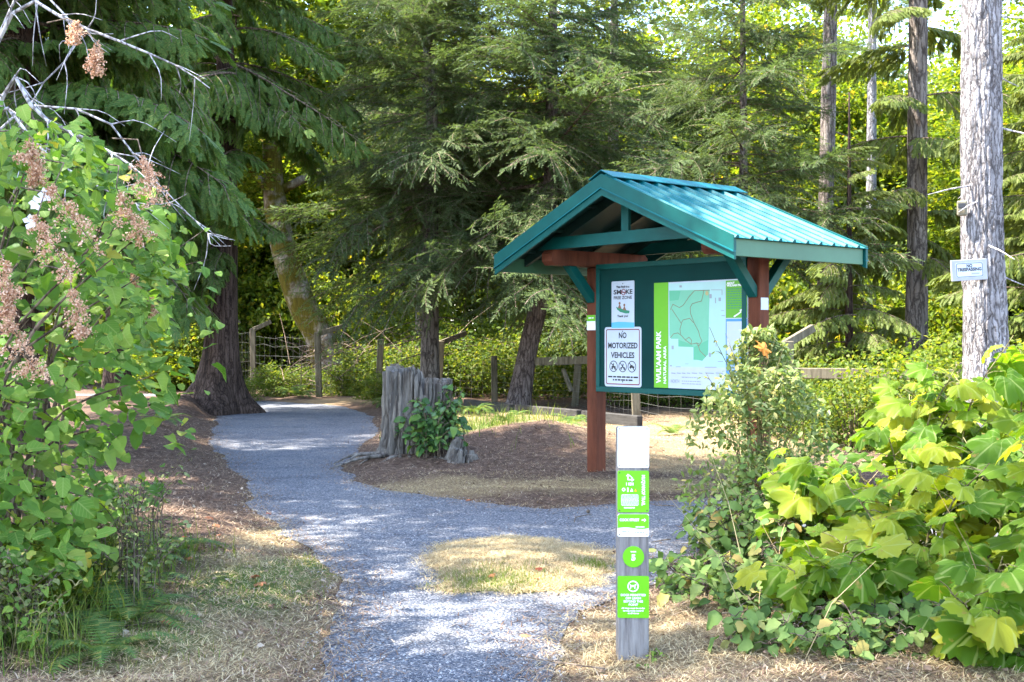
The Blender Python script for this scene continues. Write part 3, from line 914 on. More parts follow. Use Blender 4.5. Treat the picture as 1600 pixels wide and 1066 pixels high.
# smoke free sign
x0, zt = BP(956, 440.3); x1, _ = BP(991.5, 440); _, zb = BP(956, 513)
sm = plate('smoke_free_sign', x0, zb, x1, zt, 0.012, BY - 0.001, M['signwhite'], kiosk, th=0.003, label='narrow white smoke free zone sign with blue foot')
W, H = x1 - x0, zt - zb
yf = BY - 0.0046; yl = yf - 0.001; xc = (x0 + x1) / 2
letter(sm, 'This Park is a', xc, zt - H * 0.125, yl, H * 0.05, M['black'], W * 0.58, 0.0012)
letter(sm, 'SM', x0 + W * 0.27, zt - H * 0.235, yl, H * 0.095, M['black'], W * 0.34, 0.0022)
letter(sm, 'KE', x0 + W * 0.775, zt - H * 0.235, yl, H * 0.095, M['black'], W * 0.29, 0.0022)
letter(sm, 'FREE ZONE', xc, zt - H * 0.355, yl, H * 0.065, M['black'], W * 0.80, 0.0012)
def nosmoke(b):
    ring(b, x0 + W * 0.53, zt - H * 0.235, W * 0.075, W * 0.10, yf - 0.0008, yf, n=20)
    strip(b, [(x0 + W * 0.46, zt - H * 0.20), (x0 + W * 0.60, zt - H * 0.27)], W * 0.022, yf - 0.0014, yf - 0.0007)
    strip(b, [(x0 + W * 0.48, zt - H * 0.24), (x0 + W * 0.585, zt - H * 0.24)], W * 0.03, yf - 0.0014, yf - 0.0007)
pr('no_smoking_symbol', sm, M['maroon'], nosmoke)
def canoe(b):
    b.prism([(x0 + W * 0.20, zt - H * 0.54), (x0 + W * 0.30, zt - H * 0.565), (x0 + W * 0.66, zt - H * 0.62), (x0 + W * 0.80, zt - H * 0.635), (x0 + W * 0.78, zt - H * 0.69),
             (x0 + W * 0.62, zt - H * 0.69), (x0 + W * 0.38, zt - H * 0.655), (x0 + W * 0.25, zt - H * 0.60)], yf - 0.0007, yf, 'y')
pr('picture', sm, M['picgreen'], canoe)
def paddlers(b):
    for fx, fz in ((0.36, 0.545), (0.57, 0.585)):
        b.prism([(x0 + W * (fx - 0.08), zt - H * (fz + 0.03)), (x0 + W * (fx + 0.09), zt - H * (fz + 0.04)), (x0 + W * fx, zt - H * (fz - 0.06))], yf - 0.0014, yf - 0.0008, 'y')
        b.prism(circ(x0 + W * fx, zt - H * (fz - 0.075), W * 0.045, 10), yf - 0.0014, yf - 0.0008, 'y')
pr('picture_figures', sm, M['brownprint'], paddlers)
letter(sm, 'Thank you!', xc, zt - H * 0.745, yl, H * 0.05, M['black'], W * 0.48, 0.0012)
pr('small_print', sm, M['palegrey'], lambda b: words(b, x0 + W * 0.3, x1 - W * 0.3, zt - H * 0.825, H * 0.04, yl, wr))
pr('blue_band', sm, M['cyan'], lambda b: b.prism([(x0 + 0.001, zb + 0.002), (x1 - 0.001, zb + 0.002), (x1 - 0.001, zb + H * 0.115), (xc + W * 0.1, zb + H * 0.13), (xc - W * 0.2, zb + H * 0.135), (x0 + 0.001, zb + H * 0.12)], yf - 0.0007, yf, 'y'))
pr('screw', sm, M['screw'], lambda b: b.prism(circ(xc, zt - H * 0.055, 0.006, 10), yf - 0.002, yf, 'y'))

# map poster
x0, zt = BP(1022.6, 442.5); x1, _ = BP(1170, 440); _, zb = BP(1022.6, 605.5)
mp = plate('map_poster', x0, zb, x1, zt, 0.0, BY - 0.001, M['signwhite'], kiosk, th=0.004, label='park map poster with lime green title band')
W, H = x1 - x0, zt - zb
yf = BY - 0.0056
def lay(k): return (yf - 0.0008 * (k + 1), yf - 0.0008 * k)
def BX(u): return BP(u, 500)[0]
xa, xb = BX(1045.0), BX(1134.0)
pr('title_band', mp, M['lime'], lambda b: b.prism(rrect(x0, zb, xa, zt), *lay(0), 'y'))
pr('map_sheet', mp, M['mapblue'], lambda b: b.prism(rrect(xa + 0.004, zb + H * 0.205, xb, zt - H * 0.012), *lay(0), 'y'))
def MF(fx, fz):                       # fractions of the map crop in the photo
    u = 1010 + fx / 1007 * 170; v = 430 + fz / 1066 * 180
    return BP(u, v)
park = [(215, 143), (590, 135), (588, 160), (578, 690), (572, 735), (520, 795), (505, 785), (440, 785), (440, 668), (300, 662), (300, 590), (232, 590), (218, 560)]
pr('park_area', mp, M['mapgreen2'], lambda b: b.prism([MF(*p) for p in park], *lay(1), 'y'))
pr('park_shading', mp, M['mapgreen'], lambda b: (b.prism([MF(*p) for p in [(440, 668), (575, 600), (574, 735), (520, 792), (442, 780)]], *lay(2), 'y'),
    b.prism([MF(*p) for p in [(216, 145), (320, 146), (300, 230), (218, 240)]], *lay(2), 'y'), b.prism([MF(*p) for p in [(300, 600), (420, 640), (438, 664), (302, 660)]], *lay(2), 'y')))
trails = [[(228, 580), (255, 545), (295, 535), (330, 560), (365, 600), (420, 640), (470, 628), (500, 640), (520, 610), (500, 570), (488, 520), (450, 450), (415, 360), (410, 300), (430, 265), (515, 240), (530, 180), (535, 140)],
          [(228, 320), (250, 270), (310, 300), (345, 280), (400, 200), (450, 145), (590, 140)],
          [(240, 315), (290, 390), (330, 450), (315, 500), (322, 545)], [(330, 440), (345, 415), (405, 400), (440, 440)],
          [(365, 600), (400, 575), (425, 605), (418, 640)], [(485, 650), (500, 700), (555, 755)], [(470, 630), (485, 655), (498, 650)]]
pr('trail_lines', mp, M['brownprint'], lambda b: [strip(b, [MF(*p) for p in t], 0.0055, *lay(3)) for t in trails])
def marks(b):
    for u, v, w_, h_ in ((598, 195, 22, 40), (684, 225, 22, 34), (645, 235, 8, 50), (715, 375, 30, 8), (650, 645, 8, 34), (592, 738, 18, 40), (248, 670, 20, 34), (655, 137, 100, 6), (705, 160, 5, 50),
                         (710, 328, 26, 6), (690, 800, 50, 8), (600, 852, 110, 8), (300, 848, 44, 7), (380, 822, 34, 6), (232, 838, 18, 14), (322, 105, 22, 20)):
        b.prism([MF(u - w_ / 2, v + h_ / 2), MF(u + w_ / 2, v + h_ / 2), MF(u + w_ / 2, v - h_ / 2), MF(u - w_ / 2, v - h_ / 2)], *lay(3), 'y')
pr('map_marks', mp, M['grey'], marks)
pr('map_compass', mp, M['tan'], lambda b: b.prism([MF(565 + 15 * math.cos(a), 168 + 21 * math.sin(a)) for a in np.linspace(0, 6.28, 14, endpoint=False)], *lay(3), 'y'))
def legend(b):
    for a, c in ((255, 40), (305, 36), (350, 34), (395, 30), (450, 50), (508, 30), (590, 80), (680, 64)):
        b.prism([MF(a - c / 2, 911), MF(a + c / 2, 915), MF(a + c / 2, 905), MF(a - c / 2, 901)], *lay(3), 'y')
pr('legend_print', mp, M['grey'], legend)
pr('legend_band', mp, M['palegrey'], lambda b: (b.prism([MF(222, 885), MF(742, 893), MF(742, 868), MF(222, 862)], *lay(1), 'y'), b.prism([MF(222, 938), MF(742, 946), MF(742, 938), MF(222, 930)], *lay(1), 'y')))
zc = lambda v: BP(1140, v)[1]
xr = BX(1168)
pr('about_panel', mp, M['limed'], lambda b: b.prism([(xb + 0.006, zc(497)), (xr, zc(497)), (xr, zc(438.5)), (xb + 0.006, zc(438.5))], *lay(0), 'y'))
letter(mp, 'ABOUT', xb + 0.02, zc(442.8), yf - 0.0022, 0.020, M['white'], None, 0.0016, align='LEFT')
letter(mp, "WUL'AAM PARK", xb + 0.02, zc(446.4), yf - 0.0022, 0.020, M['white'], None, 0.0016, align='LEFT')
def about(b):
    for k in range(9):
        words(b, xb + 0.025, xr - 0.02, zc(452 + k * 3.7), 0.010, yf - 0.0018, wr)
pr('about_print', mp, M['picgreen'], about)
pr('heron_mark', mp, M['white'], lambda b: strip(b, [(xb + 0.11, zc(495)), (xb + 0.16, zc(491)), (xb + 0.19, zc(488)), (xb + 0.185, zc(485.5)), (xb + 0.20, zc(484.8))], 0.014, *lay(2)))
pr('text_panel', mp, M['blue'], lambda b: b.prism([(xb + 0.006, zc(589)), (xr, zc(589)), (xr, zc(498.5)), (xb + 0.006, zc(498.5))], *lay(0), 'y'))
pr('text_sheet', mp, M['signwhite'], lambda b: b.prism([(xb + 0.018, zc(557)), (xr - 0.015, zc(557)), (xr - 0.015, zc(502.5)), (xb + 0.018, zc(502.5))], *lay(1), 'y'))
def body(b):
    for k in range(15):
        if k in (4, 9): continue
        words(b, xb + 0.03, xr - 0.03, zc(506 + k * 3.3), 0.009, yf - 0.0026, wr)
pr('text_lines', mp, M['palegrey'], body)
pr('blue_panel_print', mp, M['signwhite'], lambda b: [words(b, xb + 0.03, xr - 0.08, zc(562 + k * 5), 0.009, yf - 0.0018, wr) for k in range(4)])
# title, reading upwards
z0t = lambda v: BP(1030, v)[1]
t1 = letter(mp, "WUL'AAM PARK", BX(1030.2), (z0t(599) + z0t(517.5)) / 2, yf - 0.002, BX(1034) - BX(1026.8), M['white'], z0t(517.5) - z0t(599), 0.003, rot=-R(90))
t2 = letter(mp, 'NATURAL AREA', BX(1039.8), (z0t(599.5) + z0t(541)) / 2, yf - 0.002, BX(1041.9) - BX(1037.8), M['white'], z0t(541) - z0t(599.5), 0.0016, rot=-R(90))
def logos(b):
    for k, v in enumerate((590, 596, 600)):
        words(b, BX(1066), BX(1096), BP(1080, v)[1], 0.010, yf - 0.001, wr)
pr('footer_print', mp, M['grey'], logos)
letter(mp, 'NORTH', BX(1055.5), BP(1055, 596)[1], yf - 0.0014, 0.034, M['grey'], BX(1062.5) - BX(1049), 0.0012)
pr('footer_line', mp, M['palegrey'], lambda b: words(b, BX(1049), BX(1062.5), BP(1055, 601.5)[1], 0.008, yf - 0.001, wr))
pr('footer_badge', mp, M['black'], lambda b: (b.prism(rrect(BX(1130), BP(1133, 605)[1], BX(1135.5), BP(1133, 601)[1]), *lay(1), 'y'), b.prism(rrect(BX(1125), BP(1127, 605)[1], BX(1129), BP(1127, 602)[1]), *lay(1), 'y')))
pr('footer_crest', mp, M['tan'], lambda b: b.prism([BP(1139.5, 597), BP(1144.5, 597), BP(1144, 602), BP(1142, 606), BP(1140, 602)], *lay(1), 'y'))
for k, (u, v) in enumerate(((1150, 604), (1156, 602), (1160, 603))):
    pr('footer_mark', mp, M['blue'], lambda b: strip(b, [BP(u - 3, v + 1), BP(u, v - 3), BP(u + 3, v)], 0.008, *lay(1)))

# tags on the posts: green and white tag on the left post, white tag on the right post
xL = -HX
zl = lambda v: CAM_H - (v - 533) / FPX * 13.2
t = plate('post_tag', xL - 0.068, zl(516), xL + 0.066, zl(492.5), 0.0, -0.0755, M['white'], kiosk, th=0.003, label='small green and white tag on the post')
pr('tag_green', t, M['lime'], lambda b: b.prism(rrect(xL - 0.068, zl(502), xL + 0.066, zl(492.5)), -0.0795, -0.0787, 'y'))
pr('tag_print', t, M['white'], lambda b: words(b, xL - 0.04, xL + 0.04, zl(497), 0.012, -0.0805, wr))
MB().box((HX + 0.0755, -0.055, zl(490.5) + 0.0), (HX + 0.079, 0.055, zl(474.0))).build('post_tag', M['signwhite'], kiosk)
# grey dispenser on the back of the left post
b = MB()
dx = xL - 0.03
b.prism([(-0.0, 1.80), (0.20, 1.80), (0.215, 1.86), (0.17, 2.0), (0.10, 2.03), (0.0, 2.03)], dx - 0.13, dx - 0.0, 'x')
b.V = [(x - 0.0, y + 0.08, z - 0.12) for x, y, z in b.V]
d = b.build('dispenser_box', M['galv'], kiosk)
MB().box((dx - 0.12, 0.10, 1.66), (dx - 0.02, 0.26, 1.678)).build('dispenser_lip', M['galv'], d)

# ------------------------------------------------------------------ trail marker post
mx_, my_ = 0.562, 5.69
mk = empty('trail_marker_post', (mx_, my_, 0), R(-1.5))
tag(mk, 'weathered grey wooden trail marker post carrying white and lime green plates', 'post')
PX = 5.62 / FPX
mz = lambda v: CAM_H - (v - 533) * PX
b = MB()
b.box((-0.0725, -0.07, -0.25), (0.0725, 0.07, mz(669)), 0, 0.006)
b.build('post', M['marker_wood'], mk)
FYM = -0.0705
def mplate(name, u0, v0, u1, v1, mat, label, r=0.008):
    return plate(name, (u0 - 990.5) * PX, mz(v1), (u1 - 990.5) * PX, mz(v0), r, FYM, mat, mk, th=0.003, label=label)
def screws(par, u0, v0, u1, v1, which=(0, 1, 2, 3)):
    pts = [(u0 + 3.2, v0 + 3.2), (u1 - 3.2, v0 + 3.2), (u0 + 3.2, v1 - 3.2), (u1 - 3.2, v1 - 3.2)]
    for i in which:
        u, v = pts[i]
        MB().prism(circ((u - 990.5) * PX, mz(v), 0.0032, 10), FYM - 0.0052, FYM - 0.0032, 'y').build('screw', M['screw'], par)
mxp = lambda u: (u - 990.5) * PX
a = mplate('blank_plate', 966.3, 667, 1015, 731, M['white'], 'blank white plate at the top of the post'); screws(a, 966.3, 667, 1015, 731)
pr('small_print', a, M['palegrey'], lambda b: words(b, mxp(1002), mxp(1006), mz(677.5), 0.006, FYM - 0.004, wr))
a = mplate('trail_plate', 966, 735.5, 1015, 800.5, M['lime'], 'lime green plate naming the trail'); screws(a, 966, 735.5, 1015, 800.5, (0, 2, 3))
yl = FYM - 0.0042
letter(a, 'MUQWMOF TRAIL', mxp(1006.0), (mz(742) + mz(790)) / 2, yl, 5.2 * PX, M['white'], mz(742) - mz(790), 0.0007, rot=R(90))
letter(a, '1 KM', mxp(984.7), mz(756.5), yl, 4.2 * PX, M['white'], 11.5 * PX, 0.001)
def arrows(b):
    strip(b, [(mxp(982.2), mz(741.5)), (mxp(982.2), mz(749.5)), (mxp(989.5), mz(749.5))], 0.0055, yl - 0.0007, yl)
    b.prism([(mxp(979), mz(744)), (mxp(985.5), mz(744)), (mxp(982.2), mz(740))], yl - 0.0014, yl - 0.0008, 'y')
    b.prism([(mxp(988), mz(746.2)), (mxp(988), mz(752.8)), (mxp(992), mz(749.5))], yl - 0.0014, yl - 0.0008, 'y')
    strip(b, [(mxp(984.5), mz(742.5)), (mxp(989), mz(747))], 0.004, yl - 0.0007, yl)
pr('arrow_symbol', a, M['white'], arrows)
def icons(b):
    ring(b, mxp(975.5), mz(765), 0.004, 0.0085, yl - 0.0007, yl, n=8)
    strip(b, [(mxp(982), mz(768)), (mxp(982), mz(762.5))], 0.006, yl - 0.0007, yl)
    b.prism([(mxp(985.5), mz(768)), (mxp(990.5), mz(768)), (mxp(988), mz(762.5))], yl - 0.0007, yl, 'y')
pr('icon_row', a, M['white'], icons)
pr('orange_icon', a, M['orange'], lambda b: b.prism([(mxp(992.2), mz(768)), (mxp(996), mz(768)), (mxp(994.1), mz(763.5))], yl - 0.0007, yl, 'y'))
pr('small_print', a, M['white'], lambda b: [words(b, mxp(971.5 + (k in (0, 9))), mxp(999 - (k in (0, 9))), mz(773 + k * 1.85), 0.0026, yl, wr, gap=0.3) for k in range(10)])
pr('bold_print', a, M['white'], lambda b: words(b, mxp(976), mxp(993), mz(793.3), 0.0055, yl, wr, gap=0.15))
a = mplate('street_plate', 966, 803, 1015, 838.5, M['white'], 'green and white plate pointing to Cook Street'); screws(a, 966, 803, 1015, 838.5, (2, 3))
pr('green_field', a, M['lime'], lambda b: b.prism([(mxp(966.2), mz(825.5))] + [(mxp(966.2 + k * 4.86), mz(825.2 - 1.2 * math.sin(k / 10 * 6.28))) for k in range(11)] + [(mxp(1014.8), mz(806)), (mxp(1012), mz(803.2)), (mxp(969), mz(803.2)), (mxp(966.2), mz(806))], FYM - 0.0040, FYM - 0.0032, 'y'))
letter(a, 'COOK STREET', mxp(984.5), mz(812.5), yl - 0.0008, 4.0 * PX, M['white'], 30.5 * PX, 0.0006)
pr('arrow_symbol', a, M['white'], lambda b: (strip(b, [(mxp(1004), mz(812.5)), (mxp(1008), mz(812.5))], 0.0045, yl - 0.0014, yl - 0.0006), b.prism([(mxp(1007.5), mz(809.5)), (mxp(1007.5), mz(815.5)), (mxp(1010.6), mz(812.5))], yl - 0.0014, yl - 0.0006, 'y')))
pr('small_print', a, M['white'], lambda b: words(b, mxp(994), mxp(1008), mz(823.3), 0.004, yl - 0.0008, wr, gap=0.15))
pr('logo_print', a, M['grey'], lambda b: (words(b, mxp(973), mxp(984), mz(830), 0.006, yl, wr), words(b, mxp(992), mxp(1008), mz(831.5), 0.006, yl, wr, gap=0.2), words(b, mxp(973), mxp(984), mz(833.3), 0.0022, yl, wr)))
a = MB().prism(circ(mxp(990.8), mz(870), 16.6 * PX, 36), FYM - 0.003, FYM, 'y').build('number_disc', M['lime'], mk)
a['label'] = 'round lime green disc with the number 5'
letter(a, '5', mxp(990.8), mz(871.5), yl, 9.0 * PX, M['white'], None, 0.0022)
pr('small_print', a, M['white'], lambda b: words(b, mxp(986.5), mxp(995), mz(862), 0.005, yl, wr, gap=0.1))
a = mplate('dog_plate', 966, 900, 1015, 965.5, M['lime'], 'lime green plate about dogs off leash')
def ringd(b):
    ring(b, mxp(990.2), mz(916), 7.0 * PX, 8.8 * PX, yl - 0.0007, yl)
    k = PX
    cxd, czd = mxp(990.2), mz(916)
    b.prism([(cxd + p * k, czd + q * k) for p, q in ((-4.6, -3.8), (-3.2, -3.8), (-2.8, -1.0), (1.6, -1.0), (2.0, -3.8), (3.4, -3.8), (3.6, 0.6), (5.2, 1.8), (5.0, 3.0), (3.4, 3.6), (2.2, 2.0), (-3.0, 1.8), (-4.6, 3.4), (-5.2, 2.8), (-4.4, 0.6))], yl - 0.0007, yl, 'y')
pr('dog_symbol', a, M['white'], ringd)
for k, (s, w_) in enumerate((('DOGS PERMITTED', 39), ('OFF LEASH', 24), ('BEYOND THIS', 30), ('POINT', 14.5))):
    letter(a, s, mxp(990.5), mz(929.8 + k * 5.0), yl, 3.4 * PX, M['white'], w_ * PX, 0.0005)
for k, (s, w_) in enumerate((('All dogs must be under', 37), ('strong voice control', 32), ('at all times', 17.5))):
    letter(a, s, mxp(990.5), mz(950.2 + k * 4.0), yl, 2.5 * PX, M['white'], w_ * PX, 0.0004)

# ------------------------------------------------------------------ old stump beside the path
SX, SY = -1.17, 15.0
stump = empty('tree_stump', (SX, SY, 0.0))
tag(stump, 'old weathered grey tree stump with split jagged top and flared roots beside the path', 'stump')
def stump_mesh(name, hfun, rtop, rbase, nth=120, nz=34, seed=1, hollow=0.75, flare=None, ridge=0.07):
    th = np.linspace(0, 2 * math.pi, nth, endpoint=False)
    V, F = [], []
    hh = hfun(th)
    z = np.linspace(0, 1, nz) ** 1.3
    TT, ZZ = np.meshgrid(th, z)
    Hh = hh[None] * ZZ
    fl = flare(th)[None] if flare is not None else 0
    Rr = rtop + (rbase - rtop) * np.exp(-Hh / 0.22) + fl * np.exp(-Hh / 0.16)
    n3 = np.column_stack([np.cos(TT).ravel() * 4.5, np.sin(TT).ravel() * 4.5, Hh.ravel() * 0.9])
    n4 = np.column_stack([np.cos(TT).ravel() * 14, np.sin(TT).ravel() * 14, Hh.ravel() * 2.2])
    n5 = np.column_stack([np.cos(TT).ravel() * 3, np.sin(TT).ravel() * 3, Hh.ravel() * 9])
    rd = np.abs(vnoise(n3, seed) - 0.5) * 2
    blk = np.round(vnoise(n3 * np.array([1.3, 1.3, 2.2]), seed + 3) * 5) / 5 - 0.5
    rd2 = np.abs(vnoise(n4, seed + 5) - 0.5) * 2
    crk = -0.16 * np.exp(-(rd / 0.07) ** 2) - 0.07 * np.exp(-(rd2 / 0.12) ** 2)
    Rr = Rr * (1 + (crk + 0.16 * blk + ridge * (np.minimum(rd * 2.2, 1) - 0.7) + 0.05 * (np.minimum(rd2 * 2.5, 1) - 0.6) + 0.02 * vnoise(n5, seed + 9)).reshape(Rr.shape))
    outer = np.stack([Rr * np.cos(TT), Rr * np.sin(TT), Hh - 0.12 * (1 - ZZ)], 2)
    zi = np.linspace(1, 0.25, 8)
    inner = np.stack([np.array([hollow * Rr[-1] * (0.95 - 0.3 * (1 - q)) * np.cos(th) for q in zi]), np.array([hollow * Rr[-1] * (0.95 - 0.3 * (1 - q)) * np.sin(th) for q in zi]), np.array([hh * q for q in zi])], 2)
    A = np.concatenate([outer, inner]).reshape(-1, 3)
    rows = nz + 8
    I = np.arange(rows * nth).reshape(rows, nth)
    a, b_ = I[:-1], I[1:]
    F = np.stack([a, np.roll(a, -1, 1), np.roll(b_, -1, 1), b_], 2).reshape(-1, 4)
    me = np_mesh(name, A, F, M['stump'], smooth=False)
    return me
rg = rs(21)
jag = rg.uniform(-1, 1, 400)
def hmain(th):
    # tall slab on the left (seen from the path), notch, lower slab on the right
    a = (th + math.pi * 2) % (2 * math.pi)
    d = np.cos(a)                              # +1 right of stump, -1 left
    h = np.where(d < 0.28, 1.10 - 0.03 * d, 0.98)
    h = np.where((d > 0.22) & (d < 0.34), 0.80, h)
    h = np.where((d > 0.10) & (d <= 0.22) & (np.sin(a) < 0), 1.0, h)
    k = (a / (2 * math.pi) * 60).astype(int)
    return h + 0.075 * jag[k] * (jag[k + 70] > -0.3) + 0.03 * jag[(a * 37).astype(int) + 100]
def fl(th):
    r = np.zeros(len(th))
    for a0, w_, amp_ in ((3.6, 0.3, 0.22), (4.5, 0.2, 0.16), (5.9, 0.3, 0.15), (2.6, 0.3, 0.1), (1.2, 0.4, 0.12), (0.3, 0.3, 0.1)):
        d = np.angle(np.exp(1j * (th - a0)))
        r += amp_ * np.exp(-(d / w_) ** 2)
    return r
obj('trunk_shell', stump_mesh('trunk_shell', hmain, 0.40, 0.56, nth=220, nz=60, seed=3, flare=fl), stump)
sh = obj('broken_root_knee', stump_mesh('broken_root_knee', lambda th: 0.30 + 0.07 * jag[(th * 9).astype(int)] + 0.09 * np.cos(th - 2.2), 0.12, 0.26, nth=90, nz=20, seed=7, hollow=0.6, ridge=0.35, flare=fl), stump)
sh.location = (0.56, -0.72, -0.03); sh.scale = (1, 1, 0.85); sh.rotation_euler = (0.15, 0.12, 0.6)
rg = rs(5)
for k in range(14):
    a = rg.uniform(3.3, 6.2)
    p0 = Vector((0.48 * math.cos(a), 0.48 * math.sin(a), 0.12))
    L = rg.uniform(0.3, 0.75)
    p2 = p0 + Vector((math.cos(a + rg.uniform(-.5, .5)) * L, math.sin(a + rg.uniform(-.4, .4)) * L, -0.10))
    mid = (p0 + p2) / 2 + Vector((rg.uniform(-.08, .08), rg.uniform(-.08, .08), 0.04))
    pts = bez([p0, mid, p2], 7)
    MB().tube(pts, [0.03, 0.026, 0.022, 0.018, 0.014, 0.010, 0.005], 6).build('root', M['stump'], stump, True)
b = MB()
for k in range(7):   # peeling slabs on the face of the stump
    a = 4.1 + 0.2 * k
    r0 = 0.375
    h0, h1 = rg.uniform(0.3, 0.55), rg.uniform(0.75, 1.0)
    c_, s_ = math.cos(a), math.sin(a)
    pts = [Vector((r0 * c_ * (1.1 if t < 0.5 else 1.02), r0 * s_ * (1.1 if t < 0.5 else 1.02), h0 + (h1 - h0) * t)) for t in (0, 0.3, 0.7, 1)]
    MB().tube(pts, [0.02, 0.045, 0.04, 0.015], 5).build('wood_splinter', M['stump'], stump)

# ------------------------------------------------------------------ fence behind the trees
fence = empty('wire_fence', (0, 0, 0))
tag(fence, 'weathered wooden post fence with angled post tops and wire mesh below the forest', 'fence')
fpts = [G(351, 608), G(396, 616), G(499, 624), G(590, 627), G(684, 629), G(773, 632), G(897, 639), (2.25, 21.8), (4.1, 18.2), (6.3, 17.2), (9.5, 16.8)]
arm = [(0.5, 0.1), (0.5, 0.1), (0.75, 0.2), None, (0.6, 0.2), None, None, None, (0.42, 0.15), None, None]
hts = [1.92, 1.85, 1.72, 1.55, 1.5, 1.15, 1.05, 1.10, 1.50, 1.2, 1.2]
rg = rs(12)
for (x, y), a, h in zip(fpts, arm, hts):
    lean = (rg.uniform(-0.06, 0.1), rg.uniform(-0.03, 0.03))
    top = Vector((x + lean[0], y + lean[1], h))
    p = MB().obox((x, y, -0.2), top, 0.15, 0.15, up=(0, 1, 0), bev=0.01).build('fence_post', M['fence'], fence)
    if a:
        MB().obox(top + Vector((-0.06, 0, -0.06)), top + Vector((a[0], a[1], 0.20)), 0.09, 0.12, bev=0.008).build('post_arm', M['fence'], p)
for i in range(8):
    (x0, y0), (x1, y1) = fpts[i], fpts[i + 1]
    b = MB()
    n = int(math.hypot(x1 - x0, y1 - y0) / 0.32)
    hh = min(hts[i], hts[i + 1]) - 0.08
    for k in range(7):
        z = 0.12 + (hh - 0.12) * k / 6
        pts = [Vector((x0 + (x1 - x0) * t, y0 + (y1 - y0) * t, z - 0.05 * math.sin(math.pi * t) + 0.02 * rg.randn())) for t in np.linspace(0, 1, 7)]
        b.tube(pts, 0.0022, 3, cap=False)
    for k in range(1, n):
        t = k / n
        b.tube([Vector((x0 + (x1 - x0) * t, y0 + (y1 - y0) * t, 0.1)), Vector((x0 + (x1 - x0) * t + 0.02 * rg.randn(), y0 + (y1 - y0) * t, hh))], 0.0018, 3, cap=False)
    b.build('wire_mesh', M['wire'], fence)
def rail(p, q, w, h, mat, name='fence_rail'):
    MB().obox(p, q, w, h, bev=0.01).build(name, mat, fence)
rail(P(836, 565, 26.2), P(935, 562, 25.2), 0.06, 0.17, M['fence'])
rail(P(893, 612, 25.8), P(880, 577, 26.0), 0.09, 0.07, M['fence'], 'fence_strut')
rail((4.1, 18.2, 1.02), (6.35, 17.2, 1.02), 0.05, 0.16, M['fence'])
low = empty('low_timber_edging', (0, 0, 0))
tag(low, 'low dark timber rail along the grass edge behind the kiosk', 'timber edging')
for (ua, va, ub, vb) in ((728, 641, 800, 650), (808, 651, 905, 661), (912, 662, 1000, 672)):
    xa_, ya_ = G(ua, va); xb_, yb_ = G(ub, vb)
    MB().obox((xa_, ya_, 0.14), (xb_, yb_, 0.14), 0.12, 0.20, bev=0.012).build('timber', M['railwood'], low)
#@@PART3
# ------------------------------------------------------------------ leaf and twig templates
def leaf_ovate(seed, w=0.75, fold=0.18, droop=0.25, teeth=0.06, n=6):
    rg = rs(seed)
    V, F = [], []
    for i in range(n + 1):
        t = i / n
        hw = w / 2 * (math.sin(math.pi * t ** 0.75) ** 0.8 if 0 < t < 1 else 0)
        hw *= 1 + teeth * (1 if i % 2 else -1)
        z = -droop * t * t + 0.05 * rg.randn() * t * (1 - t)
        V += [(t, -hw, z + fold * hw + 0.03 * rg.randn() * (0 < t < 1)), (t, 0, z), (t, hw, z + fold * hw + 0.03 * rg.randn() * (0 < t < 1))]
    for i in range(n):
        a = 3 * i
        for q in ((a, a + 1, a + 4, a + 3), (a + 1, a + 2, a + 5, a + 4)):
            F += [(q[0], q[1], q[2]), (q[0], q[2], q[3])]
    return np.array(V), np.array(F)

def leaf_maple(seed, droop=0.32, depth=0.34):
    """five-lobed leaf, stalk at origin, tip along +x, unit length"""
    rg = rs(seed)
    rim = []
    N = 44
    for k in range(N):
        a = -math.pi + 2 * math.pi * (k + 0.5) / N
        lobe = 0
        for a0, ln, w_ in ((0, 1.0, 0.42), (0.95, 0.92, 0.40), (-0.95, 0.92, 0.40), (1.95, 0.72, 0.42), (-1.95, 0.72, 0.42)):
            d = math.atan2(math.sin(a - a0), math.cos(a - a0))
            lobe = max(lobe, ln * (1 - depth * min(1, abs(d) / w_) ** 1.3))
        if abs(a) > 2.75: lobe *= 0.35 + 0.65 * (math.pi - abs(a)) / (math.pi - 2.75) * 0.6
        lobe *= 1 + 0.05 * (1 if k % 2 else -1) + 0.03 * rg.randn()
        rim.append((a, lobe * 0.62))
    V = [(0.34, 0, 0)]
    c0, c1, c2 = rg.uniform(-0.1, 0.1), rg.uniform(0.8, 1.3), rg.uniform(0, 6)
    for f in (0.5, 1.0):
        for a, r in rim:
            rr = r * f
            x, y = rr * math.cos(a), rr * math.sin(a)
            z = -droop * c1 * rr * rr * 1.6 + 0.045 * math.cos(5 * a * 1.05) * f + c0 * y + 0.03 * math.sin(2 * a + c2) * f + 0.015 * rg.randn() * f
            V.append((0.34 + x, y, z))
    F = []
    for k in range(N):
        j = (k + 1) % N
        F.append((0, 1 + k, 1 + j))
        F += [(1 + k, 1 + N + k, 1 + N + j), (1 + k, 1 + N + j, 1 + j)]
    return np.array(V), np.array(F)

LEAF2 = (np.array([(0, 0, 0), (0.45, -0.36, 0.08), (1, 0, -0.12), (0.45, 0.36, 0.08), (0.5, 0, -0.02)]), np.array([(0, 1, 4), (1, 2, 4), (2, 3, 4), (3, 0, 4)]))

